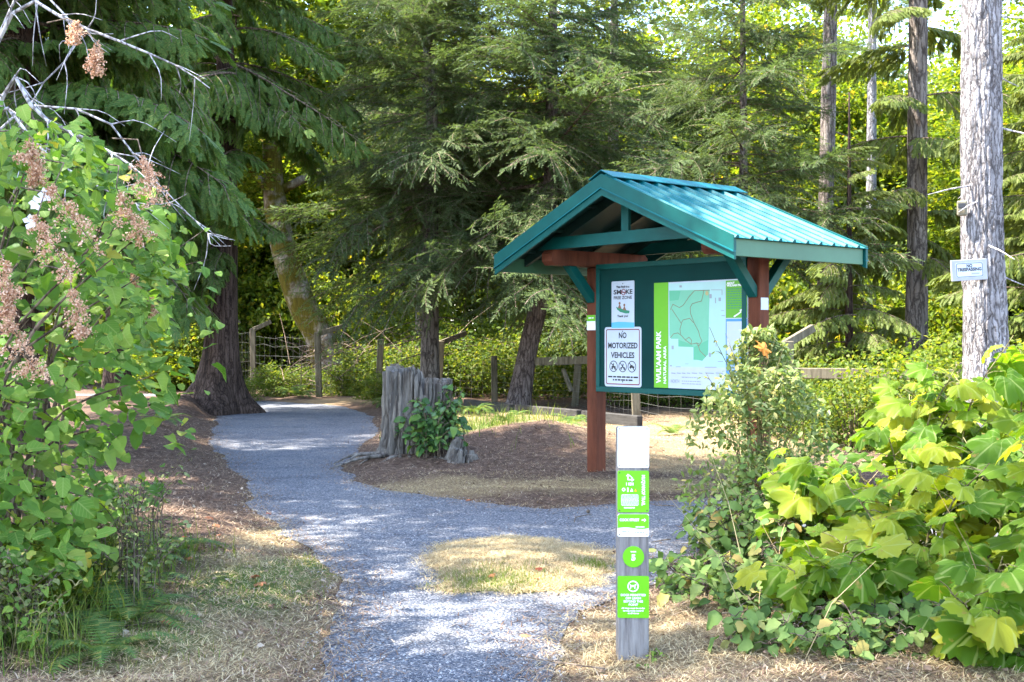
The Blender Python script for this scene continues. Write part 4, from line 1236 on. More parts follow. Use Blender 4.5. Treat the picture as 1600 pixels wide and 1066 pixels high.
def mk_leaf(fn, mat, name='leaf', **kw):
    return np_mesh(name, *fn(**kw), mat, smooth=True)
SHRUB_LEAVES = [mk_leaf(leaf_ovate, M['shrub_v'], seed=k, w=(0.62, 0.72, 0.82, 0.9, 0.7, 0.78)[k], droop=0.10 + 0.09 * k, fold=0.05 + 0.09 * k, teeth=0.09) for k in range(6)]
BIG_LEAVES = [mk_leaf(leaf_maple, M['bigleaf'], seed=10 + k, droop=0.04 + 0.055 * k, depth=0.22 + 0.05 * (k % 4)) for k in range(8)]
SALAL_LEAVES = [mk_leaf(leaf_ovate, M['salal'], seed=20 + k, w=0.66, droop=0.2 + 0.1 * k, teeth=0.0) for k in range(3)]
BRAM_LEAVES = [mk_leaf(leaf_ovate, M['bramble'], seed=30 + k, w=0.72, droop=0.2 + 0.1 * k, teeth=0.12) for k in range(3)]
FINE_LEAVES = [mk_leaf(leaf_ovate, M['fineleaf'], seed=40 + k, w=0.5, droop=0.15, teeth=0.0, n=4) for k in range(3)]

def place_leaf(me, parent, loc, D, N, s, name='leaf'):
    o = bpy.data.objects.new(name, me)
    COL.objects.link(o)
    o.parent = parent
    D = Vector(D).normalized(); N = Vector(N)
    S = N.cross(D)
    if S.length < 1e-4: S = D.orthogonal()
    S.normalize(); Nn = D.cross(S)
    m = Matrix((D, S, Nn)).transposed().to_4x4()
    hsh = math.sin(loc[0] * 127.1 + loc[1] * 311.7 + loc[2] * 74.7) * 43758.5; hsh -= math.floor(hsh); h2_ = (hsh * 7.31) % 1.0
    o.matrix_local = Matrix.Translation(loc) @ m @ Matrix.Diagonal((s, s * (0.72 + 0.45 * hsh), s * (0.3 + 1.6 * h2_), 1))
    return o

# needle twig: short flat needles along a stem, unit length along +x
def needle_twig(seed, steps=7, nl=0.22):
    rg = rs(seed); V, F = [], []
    for k in range(steps):
        x = k / steps
        l = nl * (1 - 0.35 * x) * rg.uniform(0.85, 1.15)
        for dy, dz in ((1, 0.12), (-1, 0.12), (rg.uniform(-.5, .5), 0.8 if k % 3 else -0.6)):
            b = len(V)
            w_ = 0.055
            V += [(x - w_, 0, 0), (x + w_, 0, 0), (x + l * 0.55, dy * l * 0.85, dz * l * 0.8)]
            F.append((b, b + 1, b + 2))
    b = len(V)
    V += [(0.92, -0.03, 0), (0.92, 0.03, 0), (1.12, 0, 0.01)]; F.append((b, b + 1, b + 2))
    return np.array(V), np.array(F)

def fir_bough(seed, L=3.0, dens=1.0):
    rg = rs(seed)
    def stem(s):
        return np.array([L * s, 0.10 * L * math.sin(2.2 * s + seed) * s, -0.10 * L * s * s + 0.07 * L * max(0, s - 0.6) ** 1.5])
    parts = []
    pts = [Vector(stem(s)) for s in np.linspace(0, 1, 9)]
    V, F = tube(pts, [0.028 * (1 - 0.85 * i / 8) for i in range(9)], 5, False)
    parts.append((np.array(V), np.array(quad_tri(F)), 1))
    D, T, S = [], [], []
    n = int(30 * dens)
    for i in range(n):
        s = 0.10 + 0.9 * (i + rg.rand() * 0.6) / n
        p = stem(s)
        side = 1 if i % 2 else -1
        ang = side * R(rg.uniform(28, 78) - 22 * s)
        l = L * (0.10 + 0.36 * math.sin(math.pi * min(1, (1 - s) * 0.75 + 0.12))) * rg.uniform(0.7, 1.1)
        d0 = np.array([math.cos(ang), math.sin(ang), rg.uniform(-0.45, 0.30)])
        dr = rg.uniform(0.1, 0.8); yw = rg.uniform(-0.5, 0.5)
        m = max(3, int(l / 0.07))
        prev = p.copy(); lp = [Vector(p)]
        for k in range(m):
            t = (k + 1) / m
            dd = d0 + np.array([0.25 * yw * t, yw * t, -dr * t * t])
            dd /= np.linalg.norm(dd)
            q = prev + dd * l / m
            lp.append(Vector(q))
            # twigs left and right of the side branch, and hanging
            for sg_ in (-1, 1):
                if rg.rand() < 0.12: continue
                a2 = sg_ * R(rg.uniform(35, 60))
                c_, s2 = math.cos(a2), math.sin(a2)
                tw = np.array([dd[0] * c_ - dd[1] * s2, dd[0] * s2 + dd[1] * c_, dd[2] + rg.normal(-0.2, 0.35)])
                D.append(tw); T.append(q); S.append((0.10 + 0.13 * (1 - t)) * rg.uniform(0.7, 1.2))
            prev = q
        D.append(dd); T.append(prev); S.append(0.15)
        V, F = tube(lp[::max(1, len(lp) // 4)], 0.007, 3, False)
        parts.append((np.array(V), np.array(quad_tri(F)), 1))
    for s in np.linspace(0.55, 1.0, 9):
        D.append(np.array([1, rg.uniform(-.5, .5), 0])); T.append(stem(s)); S.append(0.2)
    D, T, S = np.array(D), np.array(T), np.array(S)
    N = np.array([0, 0, 1.0]) + rg.normal(0, 0.3, D.shape)
    V, F = scatter(*needle_twig(seed), frames(D, N), T, S)
    parts.append((V, F, 0))
    V, F, MI = join(parts)
    return np_mesh('bough', V, F, [M['fir'], M['twig']], MI)

def cedar_frond(seed):
    """flat fan-shaped spray, unit length along +x"""
    rg = rs(seed); V, F = [], []
    def strip_(p, d, l, w_):
        d = d / np.linalg.norm(d); s = np.array([-d[1], d[0], 0])
        b = len(V)
        V.extend([p - s * w_ * 0.4, p + s * w_ * 0.4, p + d * l * 0.55 + s * w_ * 0.6, p + d * l, p + d * l * 0.55 - s * w_ * 0.6])
        F.extend([(b, b + 4, b + 2), (b, b + 2, b + 1), (b + 4, b + 3, b + 2)])
    z = np.zeros(3)
    n = 13
    for i in range(n):
        t = 0.06 + 0.94 * i / n
        p = np.array([t, 0.02 * math.sin(5 * t), -0.12 * t * t])
        side = 1 if i % 2 else -1
        for sg_ in (side, -side):
            l = 0.21 * (1 - t) ** 0.5 * rg.uniform(0.55, 1.25) + 0.05
            a = sg_ * R(rg.uniform(38, 55))
            d = np.array([math.cos(a), math.sin(a), -0.18])
            strip_(p, d, l, 0.030)
            for q, f in ((0.22, 0.5), (0.45, 0.42), (0.66, 0.32)):
                pp = p + d * l * q
                for s2 in (-1, 1):
                    a2 = a + s2 * R(38)
                    strip_(pp, np.array([math.cos(a2), math.sin(a2), -0.2]), l * f, 0.022)
    strip_(np.array([0.0, 0, 0]), np.array([1, 0, -0.1]), 1.05, 0.04)
    return np.array(V), np.array(F)

def cedar_bough(seed, L=3.4, mat='cedar'):
    rg = rs(seed)
    def stem(s):
        return np.array([L * s * (1 - 0.12 * s), 0.12 * L * math.sin(2 * s + seed), -0.42 * L * s ** 1.7 + 0.10 * L * max(0, s - 0.55)])
    parts = []
    V, F = tube([Vector(stem(s)) for s in np.linspace(0, 1, 9)], [0.026 * (1 - 0.85 * i / 8) for i in range(9)], 5, False)
    parts.append((np.array(V), np.array(quad_tri(F)), 1))
    D, T, S, N = [], [], [], []
    n = 22
    for i in range(n):
        s = 0.12 + 0.88 * i / n
        p = stem(s); side = 1 if i % 2 else -1
        l = L * 0.30 * (1.05 - s) ** 0.7 * rg.uniform(0.6, 1.15) + 0.12
        m = max(2, int(l / 0.068))
        prev = p.copy()
        a = side * R(rg.uniform(35, 70))
        d0 = np.array([math.cos(a), math.sin(a), -0.2])
        pl = [Vector(p)]
        for k in range(m):
            t = (k + 1) / m
            dd = d0 + np.array([0, 0, -1.0 * t]); dd /= np.linalg.norm(dd)
            q = prev + dd * l / m
            pl.append(Vector(q))
            for sg_ in (-1, 1):
                a2 = sg_ * R(rg.uniform(30, 60))
                c_, s2 = math.cos(a2), math.sin(a2)
                D.append((dd[0] * c_ - dd[1] * s2, dd[0] * s2 + dd[1] * c_, dd[2] - rg.uniform(0.1, 1.3)))
                N.append((dd[0] + rg.normal(0, .8), dd[1] + rg.normal(0, .8), 0.6))
                T.append(q); S.append(rg.uniform(0.16, 0.40) * (1.1 - 0.3 * t))
            prev = q
        D.append(dd + np.array([0, 0, -0.3])); N.append((dd[0], dd[1], 1)); T.append(prev); S.append(rg.uniform(0.18, 0.32))
        V, F = tube(pl, 0.006, 3, False)
        parts.append((np.array(V), np.array(quad_tri(F)), 1))
    for k in range(3):
        D.append((1, rg.uniform(-.5, .5), -0.9)); N.append((1, 0, 1)); T.append(stem(1)); S.append(0.3)
    V, F = scatter(*cedar_frond(seed), frames(np.array(D, float), np.array(N, float)), np.array(T), np.array(S))
    parts.append((V, F, 0))
    V, F, MI = join(parts)
    return np_mesh('bough', V, F, [M[mat], M['twig']], MI)

FIR_BOUGHS = [fir_bough(100 + k, 3.0, (1.0, 0.8, 1.15, 0.9, 1.1, 0.75, 1.0)[k]) for k in range(7)]
CEDAR_LIT_BOUGHS = [cedar_bough(220 + k, 3.0, 'cedar_lit') for k in range(3)]
CEDAR_BOUGHS = [cedar_bough(200 + k, 3.2) for k in range(6)]

# ------------------------------------------------------------------ trunks and trees
def trunk_mesh(name, pts, radii, mat, n=20, rough=0.06, seed=0, nseg=None, flare=0.0, smooth_=True):
    L = sum((Vector(b) - Vector(a)).length for a, b in zip(pts[:-1], pts[1:]))
    nseg = nseg or max(12, int(L / 0.25))
    c = bez(pts, nseg)
    rr = np.interp(np.linspace(0, 1, nseg), np.linspace(0, 1, len(radii)), radii)
    V, F = tube(c, list(rr), n, True)
    V = np.array([tuple(v) for v in V])
    C = np.repeat(np.array([tuple(p) for p in c]), n, axis=0)
    d = V - C
    n3 = np.column_stack([d[:, :2] / (np.repeat(rr, n)[:, None] + 1e-6) * 2.5, V[:, 2] * 0.9])
    fac = 1 + rough * (vnoise(n3, seed) - 0.5) * 2
    if flare:
        ang = np.arctan2(d[:, 1], d[:, 0])
        fac += flare * np.exp(-np.maximum(V[:, 2], 0) / 0.35) * (0.5 + 0.5 * np.cos(ang * 4 + seed)) + flare * 0.5 * np.exp(-np.maximum(V[:, 2], 0) / 0.6)
    V = C + d * fac[:, None]
    m = MB(); m.add(V, F)
    return m.mesh(name, mat, smooth_)

def along(pts, z):
    """point of the trunk centre line at height z"""
    for a, b in zip(pts[:-1], pts[1:]):
        if a[2] <= z <= b[2]:
            t = (z - a[2]) / (b[2] - a[2] + 1e-9)
            return Vector(a).lerp(Vector(b), t)
    return Vector(pts[-1])

def bough_tree(name, label, loc, pts, radii, boughs, z0, z1, step, per, len0, len1, seed, bark, group=None, pitch=(-12, 8), cat='tree', az=None, flare=0.5, maxn=290, dead=0):
    rg = rs(seed)
    root = empty(name, loc)
    tag(root, label, cat, group)
    obj('trunk', trunk_mesh('trunk', pts, radii, bark, 20, 0.08, seed, flare=flare), root)
    z = z0; cnt = 0
    while z < z1 and cnt < maxn:
        t = (z - z0) / (z1 - z0)
        a0 = rg.uniform(0, 6.28)
        for k in range(per):
            a = a0 + 6.283 * k / per + rg.uniform(-0.4, 0.4)
            if az is not None:
                a = az[0] + rg.uniform(-az[1], az[1])
            o = bpy.data.objects.new('bough', boughs[rg.randint(len(boughs))])
            COL.objects.link(o); o.parent = root
            o.location = along(pts, z + rg.uniform(-0.5, 0.5) * step)
            o.rotation_euler = Euler((rg.uniform(-0.55, 0.55), -R(rg.uniform(*pitch) + 22 * t), a), 'XYZ')
            ln = (len0 + (len1 - len0) * t ** 1.2) * rg.uniform(0.45, 1.12)
            o.scale = (ln / 3.0, ln / 3.0 * rg.choice([-1, 1]), ln / 3.0 * rg.uniform(0.85, 1.1))
            cnt += 1
            if cnt >= maxn: break
        z += step * rg.uniform(0.75, 1.25)
    for k in range(dead):      # bare lower branches
        zz = rg.uniform(1.2, z0 + 3.5)
        p = along(pts, zz); a = rg.uniform(0, 6.28); L = rg.uniform(0.6, 1.6)
        d = Vector((math.cos(a), math.sin(a), rg.uniform(-0.25, 0.1)))
        q = [p + d * L * t + Vector((0, 0, -0.2 * L * t * t)) + Vector(rg.normal(0, 0.03, 3)) for t in np.linspace(0, 1, 5)]
        MB().tube(q, [0.018, 0.014, 0.010, 0.006, 0.003], 5).build('dead_branch', M['twig'], root)
    return root

def leaf_crown(name, seed, mat, rx, ry, rz, ncl, npl, size, cr=0.6, shell=0.55, flat=0.55, tmpl=LEAF2, tilt=0.55):
    rg = rs(seed)
    d = rg.normal(0, 1, (ncl, 3)); d /= np.linalg.norm(d, axis=1, keepdims=True)
    r = shell + (1 - shell) * rg.rand(ncl, 1) ** 0.7
    C = d * r * np.array([rx, ry, rz]) * (0.85 + 0.3 * rg.rand(ncl, 1))
    cs = cr * rg.uniform(0.5, 1.25, (ncl, 1))
    P_ = C[:, None, :] + rg.normal(0, 1, (ncl, npl, 3)) * cs[:, None] * np.array([0.5, 0.5, 0.5 * flat])
    P_ = P_.reshape(-1, 3)
    n = len(P_)
    N = np.array([0, 0, 1.0]) + rg.normal(0, tilt, (n, 3))
    D = rg.normal(0, 1, (n, 3)); D[:, 2] = D[:, 2] * 0.4 - 0.35
    V, F = scatter(*tmpl, frames(D, N), P_, size * rg.uniform(0.6, 1.25, n))
    return np_mesh(name, V, F, mat), C

CROWNS = [leaf_crown('crown', 300 + k, M['maple'], 2.6, 2.6, 3.6, 150, 90, 0.17, 0.85, 0.3) for k in range(4)]
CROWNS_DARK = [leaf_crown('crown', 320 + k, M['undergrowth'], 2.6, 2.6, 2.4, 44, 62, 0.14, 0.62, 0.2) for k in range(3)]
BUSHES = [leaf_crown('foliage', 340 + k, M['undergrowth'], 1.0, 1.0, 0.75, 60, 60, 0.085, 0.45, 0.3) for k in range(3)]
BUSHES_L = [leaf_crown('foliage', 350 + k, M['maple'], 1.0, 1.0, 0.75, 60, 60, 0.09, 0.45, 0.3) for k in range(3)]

def leaf_tree(name, label, loc, h, tr, crowns, scale, seed, group=None, bark=None, lean=(0, 0), tiers=None):
    """broadleaf tree: trunk with limbs, a crown made of leaf masses stacked along it"""
    rg = rs(seed)
    root = empty(name, loc); tag(root, label, 'tree', group)
    pts = [(0, 0, -0.2), (lean[0] * 0.3 + rg.uniform(-.15, .15), lean[1] * 0.3, h * 0.33), (lean[0] * 0.7, lean[1] * 0.7 + rg.uniform(-.2, .2), h * 0.66), (lean[0], lean[1], h)]
    obj('trunk', trunk_mesh('trunk', pts, [tr, tr * 0.75, tr * 0.5, tr * 0.12], bark or M['bark_fir'], 14, 0.08, seed, flare=0.35), root)
    tiers = tiers or [(0.55, 0.9), (0.82, 1.0)]
    for fz, fs in tiers:
        for q in range(2):
            me, C = crowns[rg.randint(len(crowns))]
            o = obj('crown', me, root)
            p = along(pts, h * fz)
            off = Vector((rg.uniform(-1.6, 1.6), rg.uniform(-1.6, 1.6), rg.uniform(-0.6, 0.6))) * scale
            o.location = p + off
            o.rotation_euler = (rg.uniform(-.2, .2), rg.uniform(-.2, .2), rg.uniform(0, 6.28))
            s = scale * fs * rg.uniform(0.85, 1.15)
            o.scale = (s, s, s * rg.uniform(0.8, 1.1))
            m = MB()
            for c in C[::12]:
                tip = o.location + Vector(Euler(o.rotation_euler).to_matrix() @ (Vector(c) * s))
                st_ = along(pts, max(0.5, min(h * 0.95, tip.z - 0.8 * scale - rg.uniform(0, 1))))
                mid = (st_ + tip) / 2 + Vector(rg.normal(0, 0.15, 3))
                m.tube(bez([st_, mid, tip], 5), [tr * 0.22, tr * 0.17, tr * 0.12, tr * 0.07, 0.006], 5, cap=False)
            m.build('limbs', bark or M['bark_fir'], root, True)
    return root

def bush(name, label, loc, s, meshes, seed, group=None, sz=1.0, cat='bush'):
    rg = rs(seed)
    root = empty(name, loc); tag(root, label, cat, group)
    o = obj('foliage', meshes[rg.randint(len(meshes))][0], root)
    o.location = (0, 0, 0.62 * s * sz); o.rotation_euler = (0, 0, rg.uniform(0, 6.28)); o.scale = (s, s, s * sz)
    m = MB()
    for k in range(9):
        a = rg.uniform(0, 6.28); r = rg.uniform(0.2, 0.75) * s
        tip = Vector((r * math.cos(a), r * math.sin(a), rg.uniform(0.5, 1.1) * s * sz))
        m.tube(bez([Vector((0, 0, -0.1)), tip * 0.5 + Vector((0, 0, 0.15 * s)), tip], 5), [0.012, 0.010, 0.008, 0.006, 0.003], 4, cap=False)
    m.build('stems', M['twig'], root)
    return root
#@@TREES
# ------------------------------------------------------------------ the big grey trunk on the right, its sign and camera
def furrowed(name, pts, radii, mat, seed, n=150, nseg=420):
    c = bez(pts, nseg)
    rr = np.interp(np.linspace(0, 1, nseg), np.linspace(0, 1, len(radii)), radii)
    V, F = tube(c, list(rr), n, True)
    V = np.array([tuple(v) for v in V]); C = np.repeat(np.array([tuple(p) for p in c]), n, axis=0)
    d = V - C
    u = d / (np.repeat(rr, n)[:, None] + 1e-6)
    w1 = vnoise(np.column_stack([u[:, :2] * 1.5, V[:, 2] * 2.5]), seed)
    n1 = np.abs(vnoise(np.column_stack([u[:, :2] * 6.5 + w1[:, None] * 0.7, V[:, 2] * 2.6]), seed + 1) - 0.5) * 2
    n2 = np.abs(vnoise(np.column_stack([u[:, :2] * 11 + w1[:, None], V[:, 2] * 5.5]), seed + 2) - 0.5) * 2
    fl = 0.30 * np.exp(-np.maximum(V[:, 2], 0) / 0.5) * (0.6 + 0.4 * np.cos(5 * np.arctan2(u[:, 1], u[:, 0])))
    fac = 1 + 0.085 * np.minimum(n1 * 2.5, 1) + 0.05 * np.minimum(n2 * 2.5, 1) - 0.09 + fl + 0.05 * (w1 - 0.5)
    V = C + d * fac[:, None]
    m = MB(); m.add(V, F)
    return m.mesh(name, mat, True)
BTX, BTY = 5.42, 14.0
big = empty('fir_tree', (BTX, BTY, 0))
tag(big, 'tall grey fir trunk with furrowed bark carrying the no trespassing sign', 'tree')
bp = [(0.0, 0, -0.2), (0.04, 0, 1.2), (-0.01, 0, 3.0), (-0.01, 0, 6.0), (0.05, 0.1, 12), (0.1, 0, 24)]
obj('trunk', furrowed('trunk', [Vector(p) for p in bp], [0.27, 0.245, 0.225, 0.215, 0.17, 0.03], M['bark_grey'], 4), big)
rg = rs(61)
for k in range(44):
    z = rg.uniform(14, 23)
    o = bpy.data.objects.new('bough', FIR_BOUGHS[rg.randint(7)]); COL.objects.link(o); o.parent = big
    o.location = along(bp, z); o.rotation_euler = (rg.uniform(-.2, .2), -R(rg.uniform(-10, 12)), rg.uniform(0, 6.28))
    s = (2.4 - 1.6 * (z - 14) / 9) / 3 * rg.uniform(0.7, 1.1)
    o.scale = (s, s, s)
for k in range(16):
    z = rg.uniform(2.2, 7.5); a = rg.uniform(0, 6.28); L = rg.uniform(0.25, 0.9)
    p = along(bp, z) + Vector((math.cos(a), math.sin(a), 0)) * 0.2
    d = Vector((math.cos(a), math.sin(a), rg.uniform(-.3, .1)))
    MB().tube([p, p + d * L * 0.5 + Vector((0, 0, -.03)), p + d * L + Vector((0, 0, -.1 * L))], [0.012, 0.008, 0.003], 5).build('dead_branch', M['greystick'], big)

# sign on its plank, nailed to the trunk and facing the path
sc_ = P(1514, 422, 13.74)
ns = empty('no_trespassing_sign', sc_, 0)
ns.rotation_euler = (0, R(-3.5), R(6))
tag(ns, 'small white no trespassing sign on a grey plank nailed to the big trunk', 'sign')
w2, h2 = 0.212, 0.118
MB().box((-w2, -0.012, -h2), (w2, 0.012, h2), 0, 0.003).build('plank', M['greyboard'], ns)
pl_ = MB().prism(rrect(-w2 * 0.76, -h2 * 0.70, w2 * 0.76, h2 * 0.70, 0.02), -0.0145, -0.0125, 'y').build('sign_plate', M['signwhite'], ns)
def nb(b):
    o_, i_ = rrect(-w2 * 0.74, -h2 * 0.66, w2 * 0.74, h2 * 0.66, 0.02), rrect(-w2 * 0.71, -h2 * 0.61, w2 * 0.71, h2 * 0.61, 0.016)
    for k in range(len(o_)):
        j = (k + 1) % len(o_)
        b.prism([o_[k], o_[j], i_[j], i_[k]], -0.0155, -0.0148, 'y')
pr('border', pl_, M['black'], nb)
letter(pl_, 'NO', 0, 0.045, -0.0160, 0.036, M['black'], 0.068, 0.0022)
letter(pl_, 'TRESPASSING', 0, 0.004, -0.0160, 0.036, M['black'], 0.285, 0.0022)
pr('name_strip', pl_, M['grey'], lambda b: b.prism(rrect(0.02, -0.052, 0.115, -0.034), -0.0158, -0.0150, 'y'))
cb = empty('trail_camera', P(1503, 326, 13.86), R(-20))
tag(cb, 'small olive trail camera box strapped to the grey trunk', 'camera')
MB().box((-0.055, -0.06, -0.085), (0.055, 0.03, 0.085), 0, 0.012).build('housing', M['olive'], cb)
MB().box((-0.04, -0.068, 0.0), (0.04, -0.061, 0.055), 0, 0.003).build('sensor_window', M['black'], cb)
MB().box((-0.035, -0.066, -0.06), (0.035, -0.061, -0.02), 0, 0.002).build('lens_panel', M['fence'], cb)

# ------------------------------------------------------------------ conifers
# two firs in the middle and a young one behind the kiosk
bough_tree('fir_tree', 'straight fir with brown trunk standing behind the grey stump', (-1.83, 27.0, 0),
           [(0, 0, -0.2), (0.02, 0, 3), (0.05, 0, 8), (0, 0, 12)], [0.215, 0.185, 0.11, 0.02], FIR_BOUGHS, 4.1, 11.6, 0.40, 6, 4.0, 1.2, 71, M['bark_fir'], pitch=(-32, 14), dead=26)
bough_tree('fir_tree', 'leaning fir with pale lichen spots on its curved trunk left of the kiosk', (0.07, 26.4, 0),
           [(0, 0, -0.2), (0.30, 0, 1.4), (0.66, 0, 3.2), (0.80, 0, 7), (0.85, 0, 12.5)], [0.235, 0.20, 0.185, 0.12, 0.02], FIR_BOUGHS, 3.3, 12, 0.38, 6, 4.4, 1.2, 72, M['bark_lichen'], pitch=(-34, 14), dead=26)
bough_tree('fir_tree', 'young slender fir spreading its boughs over the kiosk roof', (4.5, 23.8, 0),
           [(0, 0, -0.2), (0.03, 0, 3), (0.02, 0, 7), (0, 0, 11)], [0.12, 0.105, 0.06, 0.015], FIR_BOUGHS, 3.4, 10.6, 0.36, 5, 3.1, 0.8, 73, M['bark_fir'], pitch=(-26, 16))
# boughs nearer the camera over the path belong to a fir standing behind the left shrub line
bough_tree('fir_tree', 'fir standing back among the bushes behind the fence', (-2.6, 35.5, 0),
           [(0, 0, -0.2), (0.0, 0, 4), (0.1, 0, 9), (0, 0, 13)], [0.24, 0.2, 0.12, 0.02], FIR_BOUGHS, 5.5, 12.6, 0.7, 4, 3.4, 0.9, 74, M['bark_fir'], pitch=(-30, 12), dead=6)
bough_tree('fir_tree', 'fir half hidden behind the lichen-spotted one', (2.6, 32.0, 0),
           [(0, 0, -0.2), (0.0, 0, 4), (0.1, 0, 9), (0, 0, 13.5)], [0.2, 0.17, 0.12, 0.02], FIR_BOUGHS, 4.2, 13, 0.7, 4, 3.6, 1.0, 75, M['bark_fir'], pitch=(-30, 12), dead=12)
bough_tree('cedar_tree', 'cedar shading the far bend of the path', (-9.6, 29.5, 0),
           [(0, 0, -0.3), (0.02, 0, 2), (0.0, 0, 6), (0.0, 0, 13)], [0.33, 0.26, 0.20, 0.03], CEDAR_BOUGHS, 4.2, 12.6, 0.5, 4, 4.0, 0.9, 84, M['bark_cedar'], pitch=(-10, 12), flare=0.6)
# cedars on the left
bigcedar = bough_tree('cedar_tree', 'big red cedar with dark flared base beside the far path bend', (-6.15, 25.2, 0.1),
           [(0, 0, -0.3), (0.12, 0, 1.2), (0.20, 0, 4), (0.2, 0, 13.5)], [0.46, 0.34, 0.27, 0.03], CEDAR_BOUGHS, 6.4, 13, 0.40, 4, 3.7, 1.0, 81, M['bark_cedar'], pitch=(-16, 10), flare=0.9)
nearcedar = bough_tree('cedar_tree', 'red cedar hanging its fronds over the left shrub', (-5.9, 14.6, 0.1),
           [(0, 0, -0.3), (0.02, 0, 2), (0.0, 0, 6), (0.0, 0, 11)], [0.30, 0.24, 0.18, 0.03], CEDAR_BOUGHS, 3.8, 10.6, 0.30, 5, 3.6, 0.8, 82, M['bark_cedar'], pitch=(-6, 14), flare=0.6)
bough_tree('cedar_tree', 'red cedar standing behind the drooping fronds of its neighbour', (-8.2, 20.5, 0.1),
           [(0, 0, -0.3), (0.02, 0, 2), (0.0, 0, 6), (0.0, 0, 12)], [0.33, 0.26, 0.20, 0.03], CEDAR_BOUGHS, 3.4, 11.5, 0.5, 4, 3.6, 0.9, 83, M['bark_cedar'], pitch=(-10, 12), flare=0.6)
def extra_boughs(root, pts, meshes, n, z0, z1, a0, a1, l0, l1, seed):
    rg = rs(seed)
    for k in range(n):
        o = bpy.data.objects.new('bough', meshes[rg.randint(len(meshes))]); COL.objects.link(o); o.parent = root
        o.location = along(pts, rg.uniform(z0, z1)); ln = rg.uniform(l0, l1) / 3
        o.rotation_euler = (rg.uniform(-.4, .4), -R(rg.uniform(-12, 12)), R(rg.uniform(a0, a1))); o.scale = (ln, ln, ln)
extra_boughs(bigcedar, [(0, 0, -0.3), (0.12, 0, 1.2), (0.20, 0, 4), (0.2, 0, 13.5)], CEDAR_BOUGHS, 34, 2.6, 6.4, 170, 318, 1.2, 2.8, 85)
extra_boughs(nearcedar, [(0, 0, -0.3), (0.02, 0, 2), (0.0, 0, 6), (0.0, 0, 11)], CEDAR_BOUGHS, 14, 2.7, 4.4, -62, -8, 2.2, 3.3, 86)
# right-hand background: tall trunks and cedars with sunlight put into their foliage colour
bough_tree('fir_tree', 'tall brown fir trunk left of the big grey trunk', (7.96, 24.0, 0),
           [(0, 0, -0.2), (0.03, 0, 3), (0.05, 0, 9), (0.0, 0, 24)], [0.24, 0.20, 0.175, 0.03], CEDAR_LIT_BOUGHS, 2.0, 12.5, 1.0, 3, 2.4, 2.0, 91, M['bark_fir'], pitch=(-6, 10), flare=0.3)
bough_tree('fir_tree', 'bare crooked fir trunk with a forked stub above the kiosk roof end', (6.95, 27.0, 0),
           [(0, 0, -0.2), (0.0, 0, 3.5), (0.08, 0, 7), (0.15, 0, 11), (0.2, 0, 22)], [0.19, 0.165, 0.16, 0.14, 0.02], FIR_BOUGHS, 10, 21, 1.1, 3, 2.2, 0.9, 92, M['bark_fir'], pitch=(-10, 10), flare=0.3, dead=8)
bough_tree('fir_tree', 'thin grey fir trunk between two brown trunks', (9.45, 32.0, 0),
           [(0, 0, -0.2), (0.0, 0, 5), (0.05, 0, 12), (0.1, 0, 22)], [0.15, 0.13, 0.10, 0.02], FIR_BOUGHS, 8.5, 20, 1.2, 3, 1.8, 0.8, 93, M['bark_grey'], pitch=(-10, 10), flare=0.2)
bough_tree('lit_cedar_tree', 'young cedar with sunlit-tinted foliage drooping beside the big grey trunk', (8.6, 19.5, 0),
           [(0, 0, -0.2), (0.0, 0, 3), (0.0, 0, 9)], [0.11, 0.08, 0.015], CEDAR_LIT_BOUGHS, 1.0, 8.6, 0.34, 4, 2.2, 0.6, 94, M['bark_cedar'], pitch=(-4, 16), flare=0.2)
bough_tree('lit_cedar_tree', 'young cedar with sunlit-tinted foliage behind the slanted fence post', (6.1, 22.0, 0),
           [(0, 0, -0.2), (0.0, 0, 2), (0.0, 0, 6)], [0.09, 0.07, 0.012], CEDAR_LIT_BOUGHS, 0.9, 5.0, 0.36, 4, 1.9, 0.5, 95, M['bark_cedar'], pitch=(-4, 16), flare=0.2)
bough_tree('lit_cedar_tree', 'tall cedar with sunlit-tinted foliage at the right edge of the wood', (11.2, 23.5, 0),
           [(0, 0, -0.2), (0.0, 0, 4), (0.0, 0, 10)], [0.16, 0.12, 0.015], CEDAR_LIT_BOUGHS, 1.2, 9.5, 0.45, 4, 2.6, 0.7, 96, M['bark_cedar'], pitch=(-4, 16), flare=0.2)

# ------------------------------------------------------------------ broadleaf trees
# mossy leaning maple at the far bend
mm = empty('maple_tree', (-5.35, 36.0, 0)); tag(mm, 'leaning maple with thick yellow-green moss on its trunk at the far bend', 'tree')
mpts = [(0.1, 0, -0.2), (-0.25, 0, 1.4), (-1.0, 0, 3.0), (-1.55, 0, 5.0), (-1.75, 0, 7.5), (-1.5, 0, 11)]
obj('trunk', trunk_mesh('trunk', mpts, [0.52, 0.44, 0.40, 0.34, 0.27, 0.08], M['bark_moss'], 26, 0.16, 5, 60, flare=0.4), mm)
rg = rs(33)
for (dx, dy, dz, s) in ((-1.5, 0.5, 10.5, 1.2), (0.5, 1.5, 11.5, 1.2), (-3.2, -0.5, 8.2, 0.9), (1.4, 1.0, 8.4, 0.9)):
    o = obj('crown', CROWNS[rg.randint(4)][0], mm); o.location = (dx, dy, dz); o.scale = (s, s, s * 0.85); o.rotation_euler = (0, 0, rg.uniform(0, 6))
    MB().tube(bez([along(mpts, min(dz - 2.5, 8)), Vector((dx * 0.6 - 0.6, dy * 0.5, dz - 1.4)), Vector((dx, dy, dz))], 6), [0.15, 0.13, 0.10, 0.08, 0.05, 0.02], 7).build('limb', M['bark_moss'], mm, True)

